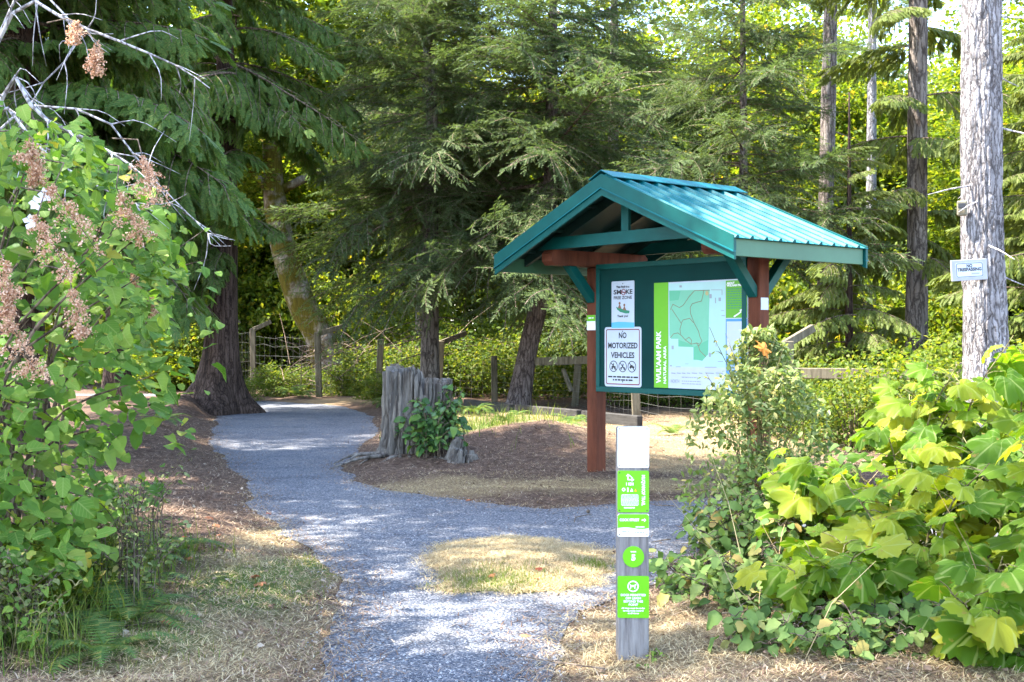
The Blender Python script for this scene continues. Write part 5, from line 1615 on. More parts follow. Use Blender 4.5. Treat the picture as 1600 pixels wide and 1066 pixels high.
GB = 'sunlit broadleaf trees beyond the fence'
lab = 'sunlit yellow-green broadleaf tree in the wood beyond the fence'
spots = [(-9.5, 43, 9, 1.1), (-4.6, 46, 10, 1.2), (0.6, 44, 9, 1.1), (4.6, 41, 10, 1.15), (8.6, 38, 9, 1.1), (13.2, 42, 9, 1.1), (15.5, 33, 8, 1.0),
         (-14, 40, 9, 1.1), (9.6, 50, 12, 1.3), (19, 47, 11, 1.2), (-8, 52, 12, 1.3), (2.5, 53, 12, 1.3), (12.0, 29.5, 6, 0.8)]
for k, (x, y, h, s) in enumerate(spots):
    leaf_tree('broadleaf_tree', lab, (x, y, 0), h, 0.16 + 0.02 * (k % 3), CROWNS, s, 400 + k, GB, M['bark_fir'], ((k % 5 - 2) * 0.4, 0), [(0.32, 0.85), (0.58, 1.0), (0.85, 1.0)])

# trees left of the view that shade the path
GS = 'tall broadleaf trees shading the path from the left'
for k, (x, y, h, s) in enumerate([(-7.6, 4.6, 14, 0.95), (-8.2, 8.0, 15.5, 1.0), (-7.0, 11.2, 14, 0.95), (-8.8, 14.2, 16, 1.0), (-9.6, 2.0, 15, 0.95), (-10, 10.6, 17, 1.05), (-11.6, 20.5, 15, 1.1), (-12.4, 24.2, 15, 1.15), (-12.0, 18.0, 16, 1.0)]):
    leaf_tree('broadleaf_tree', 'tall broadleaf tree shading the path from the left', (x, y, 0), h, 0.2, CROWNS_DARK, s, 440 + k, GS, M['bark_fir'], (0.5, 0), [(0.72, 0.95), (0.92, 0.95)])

# bushes along the fence and the wood edge
GU = 'leafy bushes along the wood edge'
rg = rs(51)
for k in range(46):
    x = -11 + 27 * (k + rg.rand()) / 46
    y = 35.5 + rg.uniform(0, 7) - max(0, x) * 0.45
    if -8.3 < x < -4.2: y += 4.5
    bush('bush', 'leafy green bush growing along the wood edge behind the fence', (x, y, 0), rg.uniform(0.9, 1.9), BUSHES if rg.rand() < 0.55 else BUSHES_L, 500 + k, GU, rg.uniform(0.9, 1.5))
for k, (u, v, s) in enumerate([(430, 622, 0.75), (470, 620, 0.7), (540, 622, 0.7), (585, 628, 0.6), (380, 628, 0.5), (520, 612, 0.8)]):
    x, y = G(u, v)
    bush('bush', 'low dark bush at the foot of the fence by the path bend', (x, y, 0), s, BUSHES, 560 + k, 'low bushes at the path bend', 0.9)

for k, (x, y, s) in enumerate([(-3.9, 32.6, 1.0), (-2.6, 31.8, 1.1), (-1.2, 31.5, 1.2), (0.3, 31.0, 1.2), (1.7, 30.2, 1.2), (2.9, 29.0, 1.1), (-0.4, 33.5, 1.5), (1.2, 33, 1.5), (-2.0, 34, 1.4), (3.2, 26.8, 0.9), (4.2, 28.5, 1.3), (5.6, 26.5, 1.2), (7.2, 21.6, 0.9), (8.8, 22.6, 1.0), (5.2, 20.2, 0.8)]):
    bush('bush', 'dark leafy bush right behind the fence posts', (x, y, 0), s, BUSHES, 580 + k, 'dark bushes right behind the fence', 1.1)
for k, (x, y, s) in enumerate([(-9.6, 39.5, 1.9), (-8.0, 40.5, 2.1), (-6.4, 40, 2.0), (-4.6, 41, 2.2), (-3.4, 39, 1.8), (-11.8, 37.5, 1.6), (7.4, 31, 1.9), (9.2, 30, 2.0), (11.2, 28, 1.8), (5.8, 31.5, 1.9), (13, 26.5, 1.7), (10.0, 26.5, 1.4)]):
    bush('tall_bush', 'tall yellow-green bush lit by the sun between the trunks', (x, y, 0), s, BUSHES_L, 630 + k, 'tall lit bushes between the trunks', 1.35)
for k, (x, y, s) in enumerate([(4.4, 15.6, 0.75), (5.2, 16.2, 0.85), (6.3, 15.8, 0.9), (7.2, 16.6, 0.95), (3.9, 16.9, 0.6), (6.9, 18.6, 1.0), (5.4, 18.8, 0.9)]):
    bush('roadside_bush', 'sunlit green bush beside the rail right of the kiosk', (x, y, 0), s, BUSHES_L if k % 2 else BUSHES, 660 + k, 'sunlit bushes right of the kiosk', 1.15)
# far wood closing the view
rg = rs(77)
ncl = 2100
C = np.column_stack([rg.uniform(-34, 40, ncl), rg.uniform(52, 64, ncl), rg.rand(ncl) * 21])
keep = ~((C[:, 0] > 17) & (C[:, 2] > 11) & (rg.rand(ncl) < 0.35))
C = C[keep]
Pp = (C[:, None] + rg.normal(0, 1, (len(C), 70, 3)) * np.array([1.1, 0.9, 0.6])).reshape(-1, 3)
Pp = Pp[Pp[:, 2] > 0]
N = np.array([0, -0.2, 1.0]) + rg.normal(0, 0.6, Pp.shape); D = rg.normal(0, 1, Pp.shape); D[:, 2] = D[:, 2] * 0.4 - 0.3
V, F = scatter(*LEAF2, frames(D, N), Pp, 0.17 + 0.26 * rg.rand(len(Pp)) ** 2)
tag(obj('forest', np_mesh('forest', V, F, M['maple'])), 'far sunlit wood of yellow-green foliage closing the view', 'forest', kind='stuff')
# brown brush tangle behind the fence
b = MB()
rg = rs(78)
for k in range(420):
    x, y = rg.uniform(-6, 3.5), rg.uniform(31, 35.5)
    a = rg.uniform(0, 6.28); L = rg.uniform(0.5, 2.0)
    p = Vector((x, y, rg.uniform(0.0, 1.3))); d = Vector((math.cos(a), math.sin(a) * 0.5, rg.uniform(-0.1, 0.7)))
    b.tube([p, p + d * L * 0.5 + Vector((0, 0, 0.1)), p + d * L], [0.014, 0.010, 0.004], 3, cap=False)
b_ = b.build('brush_pile', M['twig']); tag(b_, 'tangle of brown dead sticks behind the fence posts', 'brush', kind='stuff')

# ------------------------------------------------------------------ dead grey branches above the left shrub
dead = empty('dead_shrub', (-3.5, 8.3, 0)); tag(dead, 'bare grey dead branches reaching out above the left shrub', 'dead shrub')
rg = rs(90)
def dead_branch(px, r0):
    pts = [P(u, v, Z) - Vector((-3.5, 8.3, 0)) for u, v, Z in px]
    c = bez(pts, 14)
    rad = [r0 * (1 - 0.85 * i / 13) for i in range(14)]
    br = MB().tube(c, rad, 6).build('branch', M['greystick'], dead, True)
    for k in range(18):
        i = rg.randint(3, 13); p = c[i]
        d = (c[min(i + 1, 13)] - c[i - 1]).normalized()
        q = (d * 0.7 + Vector(rg.normal(0, 0.6, 3)) + Vector((0, 0, -0.25))).normalized()
        L = rg.uniform(0.12, 0.5)
        m = p + q * L * 0.5 + Vector(rg.normal(0, 0.03, 3))
        MB().tube(bez([p, m, p + q * L + Vector((0, 0, -0.12 * L))], 6), [0.006, 0.005, 0.004, 0.003, 0.002, 0.0015], 4).build('twig', M['greystick'], br, True)
base = (-30, 1000, 8.3)
for px, r0 in (([(-10, 900, 8.3), (-40, 500, 8.2), (-20, 120, 8.0), (40, 5, 7.9), (110, 35, 7.8), (200, 70, 7.7), (280, 105, 7.7), (328, 138, 7.7)], 0.020),
               ([(-10, 900, 8.3), (-30, 420, 8.0), (10, 130, 7.8), (60, 180, 7.7), (130, 215, 7.6), (200, 255, 7.6), (250, 300, 7.6)], 0.022),
               ([(-10, 900, 8.3), (-60, 400, 8.1), (-10, 170, 7.9), (70, 240, 7.7), (150, 290, 7.6), (250, 335, 7.6)], 0.018),
               ([(-10, 900, 8.3), (-50, 460, 8.2), (0, 190, 8.2), (150, 180, 8.2), (230, 270, 8.2), (300, 340, 8.2), (345, 385, 8.2)], 0.013),
               ([(-20, 900, 8.3), (-60, 300, 8.5), (30, -10, 8.5), (120, 60, 8.4), (60, 140, 8.3), (40, 200, 8.3)], 0.014)):
    dead_branch(px, r0)

# ------------------------------------------------------------------ left shrub with dried blossom
def oceanspray(name, label, loc, seed, ylo, yhi, nleaf, nrest, flowers):
    rg = rs(seed)
    root = empty(name, loc); tag(root, label, 'shrub')
    L0 = Vector(loc)
    zz = np.array([0.25, 0.55, 0.8, 1.05, 1.3, 1.6, 2.0, 2.3, 2.6])
    uu = np.array([90, 130, 175, 225, 250, 255, 238, 190, 90])      # right-hand silhouette in photo columns
    pos = []
    lump = seed
    while len(pos) < nleaf + nrest:
        z = rg.uniform(0.35, 2.62); y = rg.uniform(ylo, yhi)
        xr = (np.interp(z, zz, uu) - 800) / FPX * min(y, 6.9) + 0.22 * (rg.rand() ** 6)
        x = xr - rg.rand() ** 1.4 * (2.0 if z > 0.6 else 1.2)
        q = np.array([[x * 2.2, y * 2.2, z * 2.4]])
        if vnoise(q, lump)[0] < 0.40 + 0.1 * (xr - x < 0.25): continue
        pos.append((x, y, z, xr - x))
    pos.sort(key=lambda p: p[1] + 0.8 * p[3])                       # outermost and nearest first
    Dl, Nl, Tl, Sl = [], [], [], []
    for i, (x, y, z, dep) in enumerate(pos):
        D = Vector((0.55 + rg.normal(0, .55), -0.35 + rg.normal(0, .6), -0.25 + rg.normal(0, .35)))
        N = Vector((-0.1 + rg.normal(0, .35), -0.35 + rg.normal(0, .35), 0.95))
        s = 0.045 + 0.085 * rg.rand() ** 1.3
        if i < nleaf:
            place_leaf(SHRUB_LEAVES[rg.randint(6)], root, Vector((x, y, z)) - L0, D, N, s)
        else:
            Dl.append(D); Nl.append(N); Tl.append(Vector((x, y, z)) - L0); Sl.append(s)
    V, F = scatter(*leaf_ovate(seed, 0.82, n=4), frames(np.array(Dl), np.array(Nl)), np.array(Tl), np.array(Sl))
    tag(obj('inner_leaves', np_mesh('inner_leaves', V, F, M['shrub']), root), kind='stuff')
    for k in range(34):
        tip = Vector(pos[rg.randint(len(pos))][:3]) - L0
        b0 = Vector((rg.uniform(-.3, .3), rg.uniform(-.3, .3), -0.05))
        mid = b0.lerp(tip, 0.5) + Vector((-0.15, 0, 0.35))
        MB().tube(bez([b0, mid, tip], 9), [0.014, 0.013, 0.012, 0.011, 0.009, 0.007, 0.006, 0.004, 0.002], 5).build('stem', M['twig'], root, True)
    for (u, v, Z, w_, h_, tl) in flowers:
        w_ *= 1.2; h_ *= 1.05
        if Z < 6.3: Z *= 0.925
        p = P(u, v, Z) - L0
        rgf = rs(int(u * 7 + v))
        nb = 26; n = 1000
        bt = rgf.rand(nb); ba = rgf.uniform(0, 6.28, nb)
        bl_ = np.sin(np.pi * np.clip(bt * 0.85 + 0.13, 0, 1)) ** 0.8 * w_ * 0.62 * rgf.uniform(0.6, 1.1, nb)
        bi = rgf.randint(0, nb, n); q_ = rgf.rand(n) ** 0.8
        jit = rgf.normal(0, 1, (n, 3)) * 0.0075
        pts = np.column_stack([np.cos(ba[bi]) * bl_[bi] * q_ + (bt[bi] - 0.5) * h_ * tl, np.sin(ba[bi]) * bl_[bi] * q_,
                               (bt[bi] - 0.5) * h_ - 0.55 * bl_[bi] * q_ ** 1.5]) + jit
        Dn = rgf.normal(0, 1, (n, 3)); Nn = rgf.normal(0, 1, (n, 3))
        V, F = scatter(*LEAF2, frames(Dn, Nn), pts, rgf.uniform(0.006, 0.017, n))
        o = obj('flower_cluster', np_mesh('flower_cluster', V, F, M['flower']), root)
        o.location = p
        MB().tube([Vector((-0.5 * h_ * tl, 0, -h_ / 2)), Vector((0.5 * h_ * tl, 0.01, h_ / 2)), Vector((-0.08, 0.10, h_ * 0.95)), Vector((-0.25, 0.25, h_ * 1.1))], [0.0015, 0.003, 0.003, 0.004], 4).build('stalk', M['twig'], o)
    return root
FL = [(232, 280, 6.1, 0.20, 0.20, -0.3), (115, 340, 5.9, 0.15, 0.26, -0.7), (85, 388, 5.8, 0.14, 0.26, -0.6), (202, 335, 6.1, 0.13, 0.24, -0.5), (10, 435, 5.7, 0.10, 0.16, -0.2),
      (38, 548, 5.7, 0.16, 0.20, -0.5), (50, 238, 6.0, 0.10, 0.12, 0), (122, 490, 5.9, 0.10, 0.20, -0.3), (150, 90, 6.4, 0.08, 0.16, 0), (60, 270, 6.1, 0.08, 0.10, 0), (12, 490, 5.7, 0.08, 0.14, 0), (118, 50, 6.6, 0.09, 0.10, 0.2)]
oceanspray('flowering_shrub', 'tall green shrub with drooping brown dried flower clusters on the left', (-2.95, 6.4, 0.05), 611, 5.55, 6.7, 300, 1700, FL)
oceanspray('leafy_shrub', 'green leafy shrub growing behind the one with dried flower clusters', (-3.1, 7.4, 0.05), 612, 6.7, 8.2, 300, 1500, [(208, 445, 7.0, 0.07, 0.12, 0), (235, 480, 7.2, 0.06, 0.1, 0)])
fl_ = empty('white_flower', P(65, 330, 5.5)); tag(fl_, 'pale white blossoms among the leaves of the left shrub', 'flower')
rg = rs(64)
for (u, v) in ((72, 305), (48, 347), (58, 318)):
    b = MB(); c = P(u, v, 5.48) - P(65, 330, 5.5)
    for k in range(5):
        a = 6.283 * k / 5 + rg.rand()
        d = Vector((math.cos(a), -0.3, math.sin(a)))
        s_ = Vector((-math.sin(a), 0, math.cos(a)))
        b.add([c, c + d * 0.022 - s_ * 0.014, c + d * 0.036, c + d * 0.022 + s_ * 0.014], [(0, 1, 2, 3)])
    b.build('blossom', M['petal'], fl_, True)

# ------------------------------------------------------------------ right-hand plants
def leafy_plant(name, label, loc, seed, nst, hgt, spread, leaves, smin, smax, nodes, mat=None, cat='plant', group=None, lean=(0, 0), pet=0.14, up=0.9, both=True, r0=0.010, toward=(-0.2, -0.5), hvar=0.55):
    rg = rs(seed)
    root = empty(name, loc); tag(root, label, cat, group)
    cnt = 0
    for k in range(nst):
        a = rg.uniform(0, 6.28); r = spread * math.sqrt(rg.rand())
        h = hgt * rg.uniform(hvar, 1.05)
        b0 = Vector((r * 0.45 * math.cos(a), r * 0.45 * math.sin(a), -0.05))
        tip = Vector((r * math.cos(a) + lean[0] * h, r * math.sin(a) + lean[1] * h, h))
        mid = b0.lerp(tip, 0.55) + Vector((-0.12 * math.cos(a), -0.12 * math.sin(a), 0.12 * h))
        c = bez([b0, mid, tip], 12)
        st_ = MB().tube(c, [r0 * (1 - 0.75 * i / 11) for i in range(12)], 5).build('stem', mat or M['greenstem'], root, True)
        pb = MB()
        for j in range(nodes):
            t = 0.28 + 0.72 * (j + rg.rand() * 0.5) / nodes
            f = min(10.999, t * 11); i = int(f); p = c[i].lerp(c[i + 1], f - i)
            for sgn in ((-1, 1) if both else (1,)):
                if cnt >= 298: break
                aa = rg.uniform(0, 6.28)
                d = Vector((math.cos(aa) + toward[0], math.sin(aa) + toward[1], rg.uniform(0.0, 0.7))).normalized()
                q = p + d * pet * rg.uniform(0.5, 1.2)
                pb.tube([p, p.lerp(q, 0.5) + Vector((0, 0, 0.01)), q], [0.0028, 0.0024, 0.002], 4, cap=False)
                D = Vector((d.x, d.y, -0.25 + rg.normal(0, .3)))
                N = Vector((toward[0] * 0.6 + rg.normal(0, .42), toward[1] * 0.7 + rg.normal(0, .42), up))
                place_leaf(leaves[rg.randint(len(leaves))], root, q, D, N, rg.uniform(smin, smax) * (1.1 - 0.35 * t * rg.rand()))
                cnt += 1
        if pb.V: tag(pb.build('leaf_stalks', mat or M['greenstem'], st_), kind='stuff')
    return root
GM = 'big-leaved plants along the right side'
bl = [((2.0, 6.2, 0.05), 0.85, 0.55, 9, 6, 'big-leaved bush spreading low beside the bramble patch'), ((2.7, 6.2, 0.05), 1.1, 0.6, 12, 7, 'big-leaved bush in the lower right corner of the verge'),
      ((2.4, 7.3, 0.08), 1.42, 0.62, 15, 7, 'big-leaved bush with the tallest single leaf in front of the grey fence rail'), ((3.1, 7.4, 0.08), 1.5, 0.65, 16, 7, 'yellowing big-leaved bush in front of the big grey trunk'), ((3.7, 8.3, 0.08), 1.55, 0.7, 15, 7, 'big-leaved bush behind the yellowing one'),
      ((2.2, 5.55, 0.03), 0.6, 0.45, 8, 5, 'small big-leaved plant at the front of the right verge'), ((1.75, 7.2, 0.05), 0.75, 0.4, 7, 5, 'low big-leaved plant between the pale shrub and the brambles'), ((1.62, 6.05, 0.02), 0.5, 0.4, 7, 5, 'low big-leaved plant among the brambles right of the marker post'), ((2.75, 5.4, 0.02), 0.75, 0.5, 10, 6, 'big-leaved plant at the foot of the right verge')]
for k, (loc, h, sp, ns_, nn, lb) in enumerate(bl):
    leafy_plant('big_leaf_bush', lb, loc, 700 + k, ns_, h, sp, BIG_LEAVES, 0.10, 0.27, nn, group=None, cat='bush', hvar=0.35)
# pale feathery shrub right of the kiosk
fs = leafy_plant('feathery_shrub', 'pale fine-leaved shrub in front of the right kiosk post', (1.78, 8.75, 0.03), 720, 30, 1.55, 0.52, FINE_LEAVES, 0.035, 0.07, 6, pet=0.05, cat='shrub', r0=0.006, hvar=0.45)
rg = rs(722)
n = 11500
z = rg.rand(n) ** 0.85 * 1.55
rad = np.interp(z, [0, 0.4, 0.9, 1.3, 1.6], [0.50, 0.60, 0.50, 0.30, 0.12])
a = rg.uniform(0, 6.28, n); r = np.sqrt(rg.rand(n)) * rad
T = np.column_stack([r * np.cos(a), r * np.sin(a), z])
T = T[vnoise(T * 5, 3) > 0.45]
n = len(T)
D = rg.normal(0, 1, (n, 3)); N = np.array([0, -0.3, 1]) + rg.normal(0, .5, (n, 3))
V, F = scatter(*leaf_ovate(41, 0.5, n=3, teeth=0), frames(D, N), T, rg.uniform(0.028, 0.066, n))
tag(obj('fine_leaves', np_mesh('fine_leaves', V, F, M['fineleaf']), fs), kind='stuff')
ol = obj('maple_leaf', mk_leaf(leaf_maple, M['autumn'], seed=5, depth=0.5), None)
p = P(1190, 553, 8.3); ol.location = p; ol.scale = (0.16,) * 3; ol.rotation_euler = (R(48), R(-38), R(60))
tag(ol, 'single bright orange maple leaf caught on top of the pale shrub', 'leaf')
# brambles on the right verge
for k, (x, y, h, sp, lb) in enumerate([(1.05, 6.95, 0.32, 0.35, 'bramble spreading beside the trail marker post'), (1.45, 7.6, 0.5, 0.35, 'bramble at the edge of the gravel below the pale shrub'), (1.55, 6.4, 0.45, 0.4, 'bramble between the marker post and the big-leaved bushes'),
                                 (1.9, 5.8, 0.35, 0.4, 'low bramble in front of the big-leaved bushes'), (1.75, 7.2, 0.6, 0.4, 'dense bramble under the big-leaved bushes'), (2.1, 7.9, 0.8, 0.45, 'tall bramble between the pale shrub and the big-leaved bushes'),
      (1.25, 5.75, 0.25, 0.4, 'sparse low bramble in the dry grass right of the marker post'), (2.55, 5.45, 0.4, 0.4, 'bramble in front of the lower right big-leaved bush'), (1.35, 8.1, 0.55, 0.3, 'bramble beside the gravel at the foot of the pale shrub'),
      (1.2, 6.45, 0.35, 0.4, 'fresh bramble behind the marker post'), (1.55, 5.5, 0.3, 0.4, 'low bramble in the dry stems at the front'), (1.6, 8.4, 0.7, 0.35, 'tall bramble against the pale shrub')]):
    leafy_plant('bramble', lb, (x, y, 0.01), 740 + k, 14, h, sp, BRAM_LEAVES, 0.05, 0.10, 7, pet=0.06, cat='bramble', r0=0.004, mat=M['twig'], hvar=0.3)
# salal growing in front of the stump
leafy_plant('salal_bush', 'glossy dark green salal bush growing against the grey stump', (-0.98, 14.38, 0.08), 760, 26, 0.78, 0.42, SALAL_LEAVES, 0.08, 0.13, 5, pet=0.05, cat='bush', mat=M['twig'], hvar=0.35)
leafy_plant('salal_bush', 'bluish salal sprig on the right flank of the stump', (-0.68, 14.75, 0.1), 761, 14, 0.92, 0.28, SALAL_LEAVES, 0.08, 0.13, 5, pet=0.05, cat='bush', mat=M['twig'], hvar=0.5)

# bare tan stems under the big-leaved bushes and dead twigs
rg = rs(770)
b = MB()
for k in range(60):
    x, y = rg.uniform(0.9, 4.2), rg.uniform(5.4, 8.6)
    if x < 1.0 + (y - 5.4) * 0.12: continue
    L = rg.uniform(0.3, 1.0); a = rg.uniform(0, 6.28)
    p = Vector((x, y, 0)); d = Vector((math.cos(a) * 0.45, math.sin(a) * 0.45, 1)).normalized()
    b.tube([p, p + d * L * 0.6, p + d * L + Vector((math.cos(a) * 0.1, 0, -0.03))], [0.003, 0.0022, 0.001], 3, cap=False)
tag(b.build('dry_stems', M['straw']), 'dry tan stems standing under the big-leaved bushes', 'stems', kind='stuff')

# ------------------------------------------------------------------ ferns
def fern(name, label, loc, seed, nfr, L, group=None):
    rg = rs(seed)
    root = empty(name, loc); tag(root, label, 'fern', group)
    for k in range(nfr):
        a = 6.283 * k / nfr + rg.uniform(-.3, .3); l = L * rg.uniform(0.7, 1.1); up = rg.uniform(0.5, 1.0)
        V, F = [], []
        n = 22
        pv = None
        for i in range(n + 1):
            t = i / n
            r = l * t * (1 - 0.15 * t); z = l * (up * t - 0.75 * t * t * (0.6 + up * 0.4))
            p = np.array([r * math.cos(a), r * math.sin(a), z + 0.03])
            if i > 1:
                d = (p - pv); d /= np.linalg.norm(d) + 1e-9
                s_ = np.array([-math.sin(a), math.cos(a), 0])
                w_ = 0.17 * l * math.sin(math.pi * min(1, 0.1 + t * 0.92)) ** 0.7 + 0.01
                for sg_ in (-1, 1):
                    b0 = len(V)
                    q = p + s_ * sg_ * w_ + d * w_ * 0.25 + np.array([0, 0, -0.12 * w_])
                    e = d * l / n * 0.42
                    V.extend([p - e, p + e, q]); F.append((b0, b0 + 1, b0 + 2))
            pv = p
        obj('frond', np_mesh('frond', V, F, M['fern']), root)
    return root
for k, (u, v, L, lb) in enumerate([(868, 690, 0.75, 'sword fern left of the left kiosk post'), (790, 668, 0.6, 'small fern under the lichen-spotted fir'), (900, 668, 0.6, 'fern behind the left kiosk post'), (1050, 690, 0.5, 'fern in dry grass behind the kiosk'),
                                (615, 634, 0.8, 'lit fern left of the straight fir trunk'), (600, 640, 0.6, 'lit fern at the far edge of the path'), (462, 625, 0.8, 'fern at the foot of the fence by the bend'), (740, 655, 0.7, 'fern right of the grey stump'),
                                (250, 690, 0.6, 'fern in the shade behind the left shrub')]):
    x, y = G(u, v)
    fern('fern', lb, (x, y, float(height([(x, y)])[0])), 800 + k, 12, L)
for k, (x, y, L, lb) in enumerate([(-1.95, 6.1, 0.55, 'fern under the left shrub, closest to the grass verge'), (-2.45, 5.6, 0.5, 'fern at the very edge of the left undergrowth'), (-2.35, 7.3, 0.6, 'fern in the undergrowth below the left shrub'), (-2.15, 6.75, 0.5, 'fern beside the wiry undergrowth'), (-2.3, 8.0, 0.55, 'fern at the back of the left undergrowth'), (-1.85, 5.5, 0.42, 'small fern next to the grass of the left verge')]):
    fern('fern', lb, (x, y, 0.05), 820 + k, 11, L)
# wiry undergrowth at the left
leafy_plant('wiry_shrub', 'wiry thin-leaved undergrowth below the left shrub', (-2.05, 6.6, 0.03), 830, 26, 0.85, 0.42, FINE_LEAVES, 0.03, 0.06, 6, pet=0.04, cat='shrub', r0=0.004, mat=M['twig'], hvar=0.4)
leafy_plant('wiry_shrub', 'thin-leaved undergrowth in the lower left corner', (-2.3, 5.7, 0.03), 831, 24, 0.55, 0.4, FINE_LEAVES, 0.03, 0.06, 6, pet=0.04, cat='shrub', r0=0.004, mat=M['twig'], hvar=0.4)
leafy_plant('wiry_shrub', 'wiry undergrowth reaching onto the brown bank', (-2.35, 7.7, 0.03), 833, 26, 0.7, 0.4, FINE_LEAVES, 0.03, 0.06, 6, pet=0.04, cat='shrub', r0=0.004, mat=M['twig'], hvar=0.4)
leafy_plant('seedling', 'bright green seedling leaves low in the left undergrowth', (-2.2, 5.45, 0.03), 832, 9, 0.5, 0.4, SHRUB_LEAVES, 0.03, 0.05, 4, pet=0.04, cat='plant', r0=0.003, hvar=0.4)

rgu = rs(840)
for k in range(9):
    x, y = rgu.uniform(-2.95, -2.35), 5.2 + 3.2 * k / 9
    bush('undergrowth_bush', 'small tangled green undergrowth clump below the left shrub', (x - 0.06 * (y - 5.3), y, 0.0), rgu.uniform(0.24, 0.36), BUSHES if k % 3 else BUSHES_L, 850 + k, 'undergrowth clumps below the left shrub', rgu.uniform(0.8, 1.3))
# ------------------------------------------------------------------ grass, straw, litter
BLADE = (np.array([(0, -0.5, 0), (0, 0.5, 0), (0.5, 0.4, 0.10), (0.5, -0.4, 0.10), (1.0, 0, 0.0)]), np.array([(0, 1, 2), (0, 2, 3), (3, 2, 4)]))
def blades(pts, zz, length, width, rise, rg):
    n = len(pts)
    a = rg.uniform(0, 6.283, n)
    el = np.abs(rg.normal(rise[0], rise[1], n))
    D = np.column_stack([np.cos(a) * np.cos(el), np.sin(a) * np.cos(el), np.sin(el)])
    N = np.column_stack([-np.cos(a) * np.sin(el), -np.sin(a) * np.sin(el), np.cos(el)])
    Mx = frames(D, N)
    ln = rg.uniform(*length, n); wd = rg.uniform(*width, n)
    TV, TF = BLADE
    Vl = TV[None] * np.stack([ln, wd, ln * 0.9], 1)[:, None, :]
    V = np.einsum('nij,nkj->nki', Mx, Vl) + np.column_stack([pts, zz])[:, None]
    F = TF[None] + (np.arange(n) * len(TV))[:, None, None]
    return V.reshape(-1, 3), F.reshape(-1, 3)

rg = rs(900)
def cand(n, x0, x1, y0, y1):
    y = y0 * (y1 / y0) ** rg.rand(n)
    return np.column_stack([rg.uniform(x0, x1, n) * (0.5 + 0.5 * y / y1), y])
c = cand(330000, -6, 6, 4.9, 24)
st, gr = zone(c)
sdp = path_sd(c, PATH_COARSE)
nz_ = vnoise(np.column_stack([c * 2.3, np.zeros(len(c))]), 41)
edge = np.exp(-(sdp / 0.10) ** 2) * 0.6
ks = (sdp > -0.22 * rg.rand(len(c)) ** 2) & (rg.rand(len(c)) < np.clip(np.maximum(st * 1.3 * (0.35 + nz_), edge * nz_), 0, 1))
kg = (sdp > 0.02) & (rg.rand(len(c)) < np.clip((gr - 0.2) * 1.4 * (nz_ * 1.6 - 0.3), 0, 1) * 0.55)
kl = ((sdp > -0.40 * rg.rand(len(c)) ** 2) & ~ks & (rg.rand(len(c)) < 0.6)) | ((sdp < 0) & (path_sd(c, ISL) > 0) & (rg.rand(len(c)) < 0.012 + 0.03 * (nz_ > 0.62)))
ci = ISL.mean(0) + (rg.rand(60000, 2) - 0.5) * np.array([1.5, 2.6])
ci = ci[path_sd(ci, ISL) < 0.14 * rg.rand(len(ci)) ** 2]
def iz(p):
    t = np.clip(np.linalg.norm((p - ISL.mean(0)) / np.array([0.62, 1.12]), axis=1), 0, 1)
    return 0.010 + 0.045 * (1 - t * t)
gi = rg.rand(len(ci)) < np.exp(-(((ci[:, 0] + 0.12) / 0.32) ** 2 + ((ci[:, 1] - 7.45) / 0.30) ** 2)) * 0.30 + 0.5 * np.exp(-(((ci[:, 0] - 0.54) / 0.10) ** 2 + ((ci[:, 1] - 8.0) / 0.14) ** 2))
hs = height(c)
parts = [blades(c[ks], hs[ks] + 0.008, (0.02, 0.075), (0.002, 0.0045), (0.08, 0.20), rg), blades(ci[~gi], iz(ci[~gi]) + 0.004, (0.015, 0.055), (0.0018, 0.004), (0.10, 0.22), rg)]
for px_, py_, r_ in ((0.562, 5.62, 0.16), (0.92, 13.2, 0.25)):
    q = np.array([px_, py_]) + rg.normal(0, 1, (340, 2)) * r_
    parts.append(blades(q, np.full(len(q), 0.01), (0.03, 0.10), (0.0022, 0.005), (0.5, 0.45), rg))
V, F, _ = join(parts)
tag(obj('dry_grass', np_mesh('dry_grass', V, F, M['straw'])), 'matted dry straw-coloured grass on the verges and the island', 'dry grass', kind='stuff')
cg = cand(9000, -3, 1.0, 12, 26); cg = cg[(path_sd(cg, PATH_COARSE) > 0.2)]; _, g2 = zone(cg); cg = cg[rg.rand(len(cg)) < g2]
parts = [blades(c[kg], hs[kg], (0.03, 0.08), (0.002, 0.004), (0.8, 0.35), rg), blades(ci[gi], iz(ci[gi]), (0.025, 0.07), (0.002, 0.004), (0.9, 0.3), rg), blades(cg, height(cg), (0.12, 0.35), (0.006, 0.012), (1.0, 0.25), rg)]
# taller grass in the left undergrowth
cu = np.column_stack([rg.uniform(-3.3, -1.75, 7000), rg.uniform(5.1, 8.2, 7000)])
cu = cu[rg.rand(len(cu)) < np.clip((-1.75 - cu[:, 0]) * 2.2, 0.05, 1) * vnoise(np.column_stack([cu * 3, np.zeros(len(cu))]), 44)]
parts.append(blades(cu, np.full(len(cu), 0.02), (0.12, 0.42), (0.004, 0.008), (0.95, 0.35), rg))
V, F, _ = join(parts)
tag(obj('green_grass', np_mesh('green_grass', V, F, M['grass'])), 'short green grass tufts along the path edges and under the shrubs', 'grass', kind='stuff')
cl = c[kl]
V, F = blades(cl, hs[kl] + 0.006, (0.025, 0.11), (0.0025, 0.0065), (0.05, 0.14), rg)
tag(obj('needle_litter', np_mesh('needle_litter', V, F, M['litter'])), 'brown needle and twig litter on the forest floor', 'litter', kind='stuff')
leafy_plant('weed', 'tiny pale weed at the foot of the trail marker post', (0.64, 5.58, 0.0), 870, 5, 0.09, 0.05, SHRUB_LEAVES, 0.02, 0.035, 3, pet=0.015, cat='plant', r0=0.002)
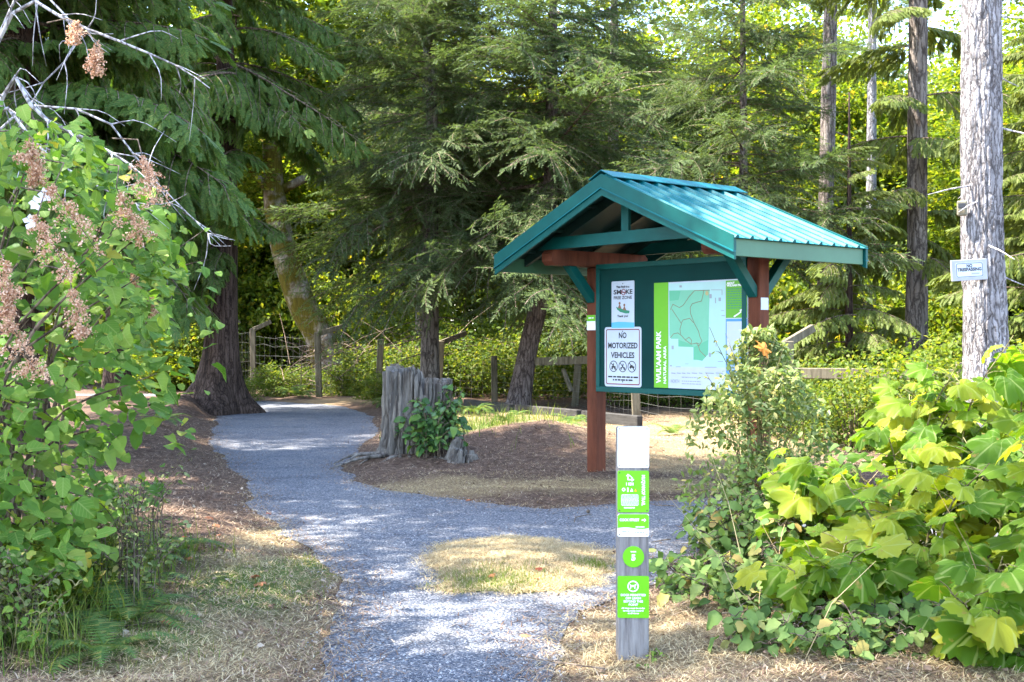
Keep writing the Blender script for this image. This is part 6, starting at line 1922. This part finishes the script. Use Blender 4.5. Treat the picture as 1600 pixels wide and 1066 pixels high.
for k in range(26):      # sticks lying about
    x, y = rg.uniform(-3.2, 3.0), rg.uniform(5.3, 17)
    z_ = 0.016 if path_sd([(x, y)], PATH_COARSE)[0] < 0 else float(height([(x, y)])[0]) + 0.02
    if path_sd([(x, y)], PATH_COARSE)[0] < 0 and rg.rand() < 0.6: continue
    a_ = rg.uniform(0, 6.28); L_ = rg.uniform(0.12, 0.5)
    d_ = Vector((math.cos(a_), math.sin(a_), 0)); s_ = Vector((-math.sin(a_), math.cos(a_), 0))
    o = MB().tube([Vector((0, 0, 0)), d_ * L_ * 0.5 + s_ * rg.normal(0, 0.04), d_ * L_], [0.005, 0.004, 0.002], 5).build('fallen_twig', M['twig'])
    o.location = (x, y, z_)
    tag(o, 'thin brown fallen twig lying on the ground by the path', 'twig', 'fallen twigs')
# brown leaf litter
n = 2600
cl = cand(n, -5.5, 5.5, 5.0, 24); cl = cl[path_sd(cl, PATH_COARSE) > -0.03]; n = len(cl)
a = rg.uniform(0, 6.28, n)
D = np.column_stack([np.cos(a), np.sin(a), rg.normal(0, .25, n)]); N = np.array([0, 0, 1]) + rg.normal(0, .3, (n, 3))
V, F = scatter(*leaf_ovate(3, 0.7, 0.4, 0.3, n=3), frames(D, N), np.column_stack([cl, height(cl) + 0.012]), rg.uniform(0.02, 0.055, n))
tag(obj('leaf_litter', np_mesh('leaf_litter', V, F, M['litter'])), 'small dead brown leaves strewn over the ground', 'leaf litter', kind='stuff')
# fallen red-brown leaves one can pick out
fm = [mk_leaf(leaf_maple, M['redleaf'], seed=60 + k, depth=0.45, droop=0.6) for k in range(3)]
for k, (u, v) in enumerate([(412, 932), (395, 928), (330, 838), (345, 845), (345, 858), (838, 903), (843, 921), (818, 995), (728, 785), (270, 1000), (420, 806), (300, 906), (292, 866), (240, 940), (775, 913)]):
    x, y = G(u, v)
    o = obj('fallen_leaf', fm[k % 3])
    zg = 0.012 if path_sd([(x, y)], PATH_COARSE)[0] < 0 else float(height([(x, y)])[0]) + 0.016
    if path_sd([(x, y)], ISL)[0] < 0: zg = 0.06
    o.location = (x, y, zg + 0.008); o.scale = (rg.uniform(0.05, 0.09),) * 3; o.rotation_euler = (rg.uniform(-.3, .3), rg.uniform(-.3, .3), rg.uniform(0, 6.28))
    tag(o, 'small red-brown fallen maple leaf lying on the ground near the path', 'leaf', 'fallen leaves by the path')
for k, (u, v) in enumerate([(960, 868), (918, 805), (283, 1051)]):
    x, y = G(u, v)
    b = MB()
    for i in range(5):
        t = i / 4; r = 0.018 * math.sin(math.pi * (0.15 + 0.75 * t))
        b.tube([Vector((0.05 * t - 0.012, 0, 0.016)), Vector((0.05 * t + 0.004, 0, 0.016))], [r * 0.7, r], 8)
    o = b.build('fir_cone', M['twig'])
    o.location = (x, y, 0.012); o.rotation_euler = (0, 0, k * 1.3)
    tag(o, 'small dark fir cone lying on the ground by the path', 'cone', 'fir cones by the path')
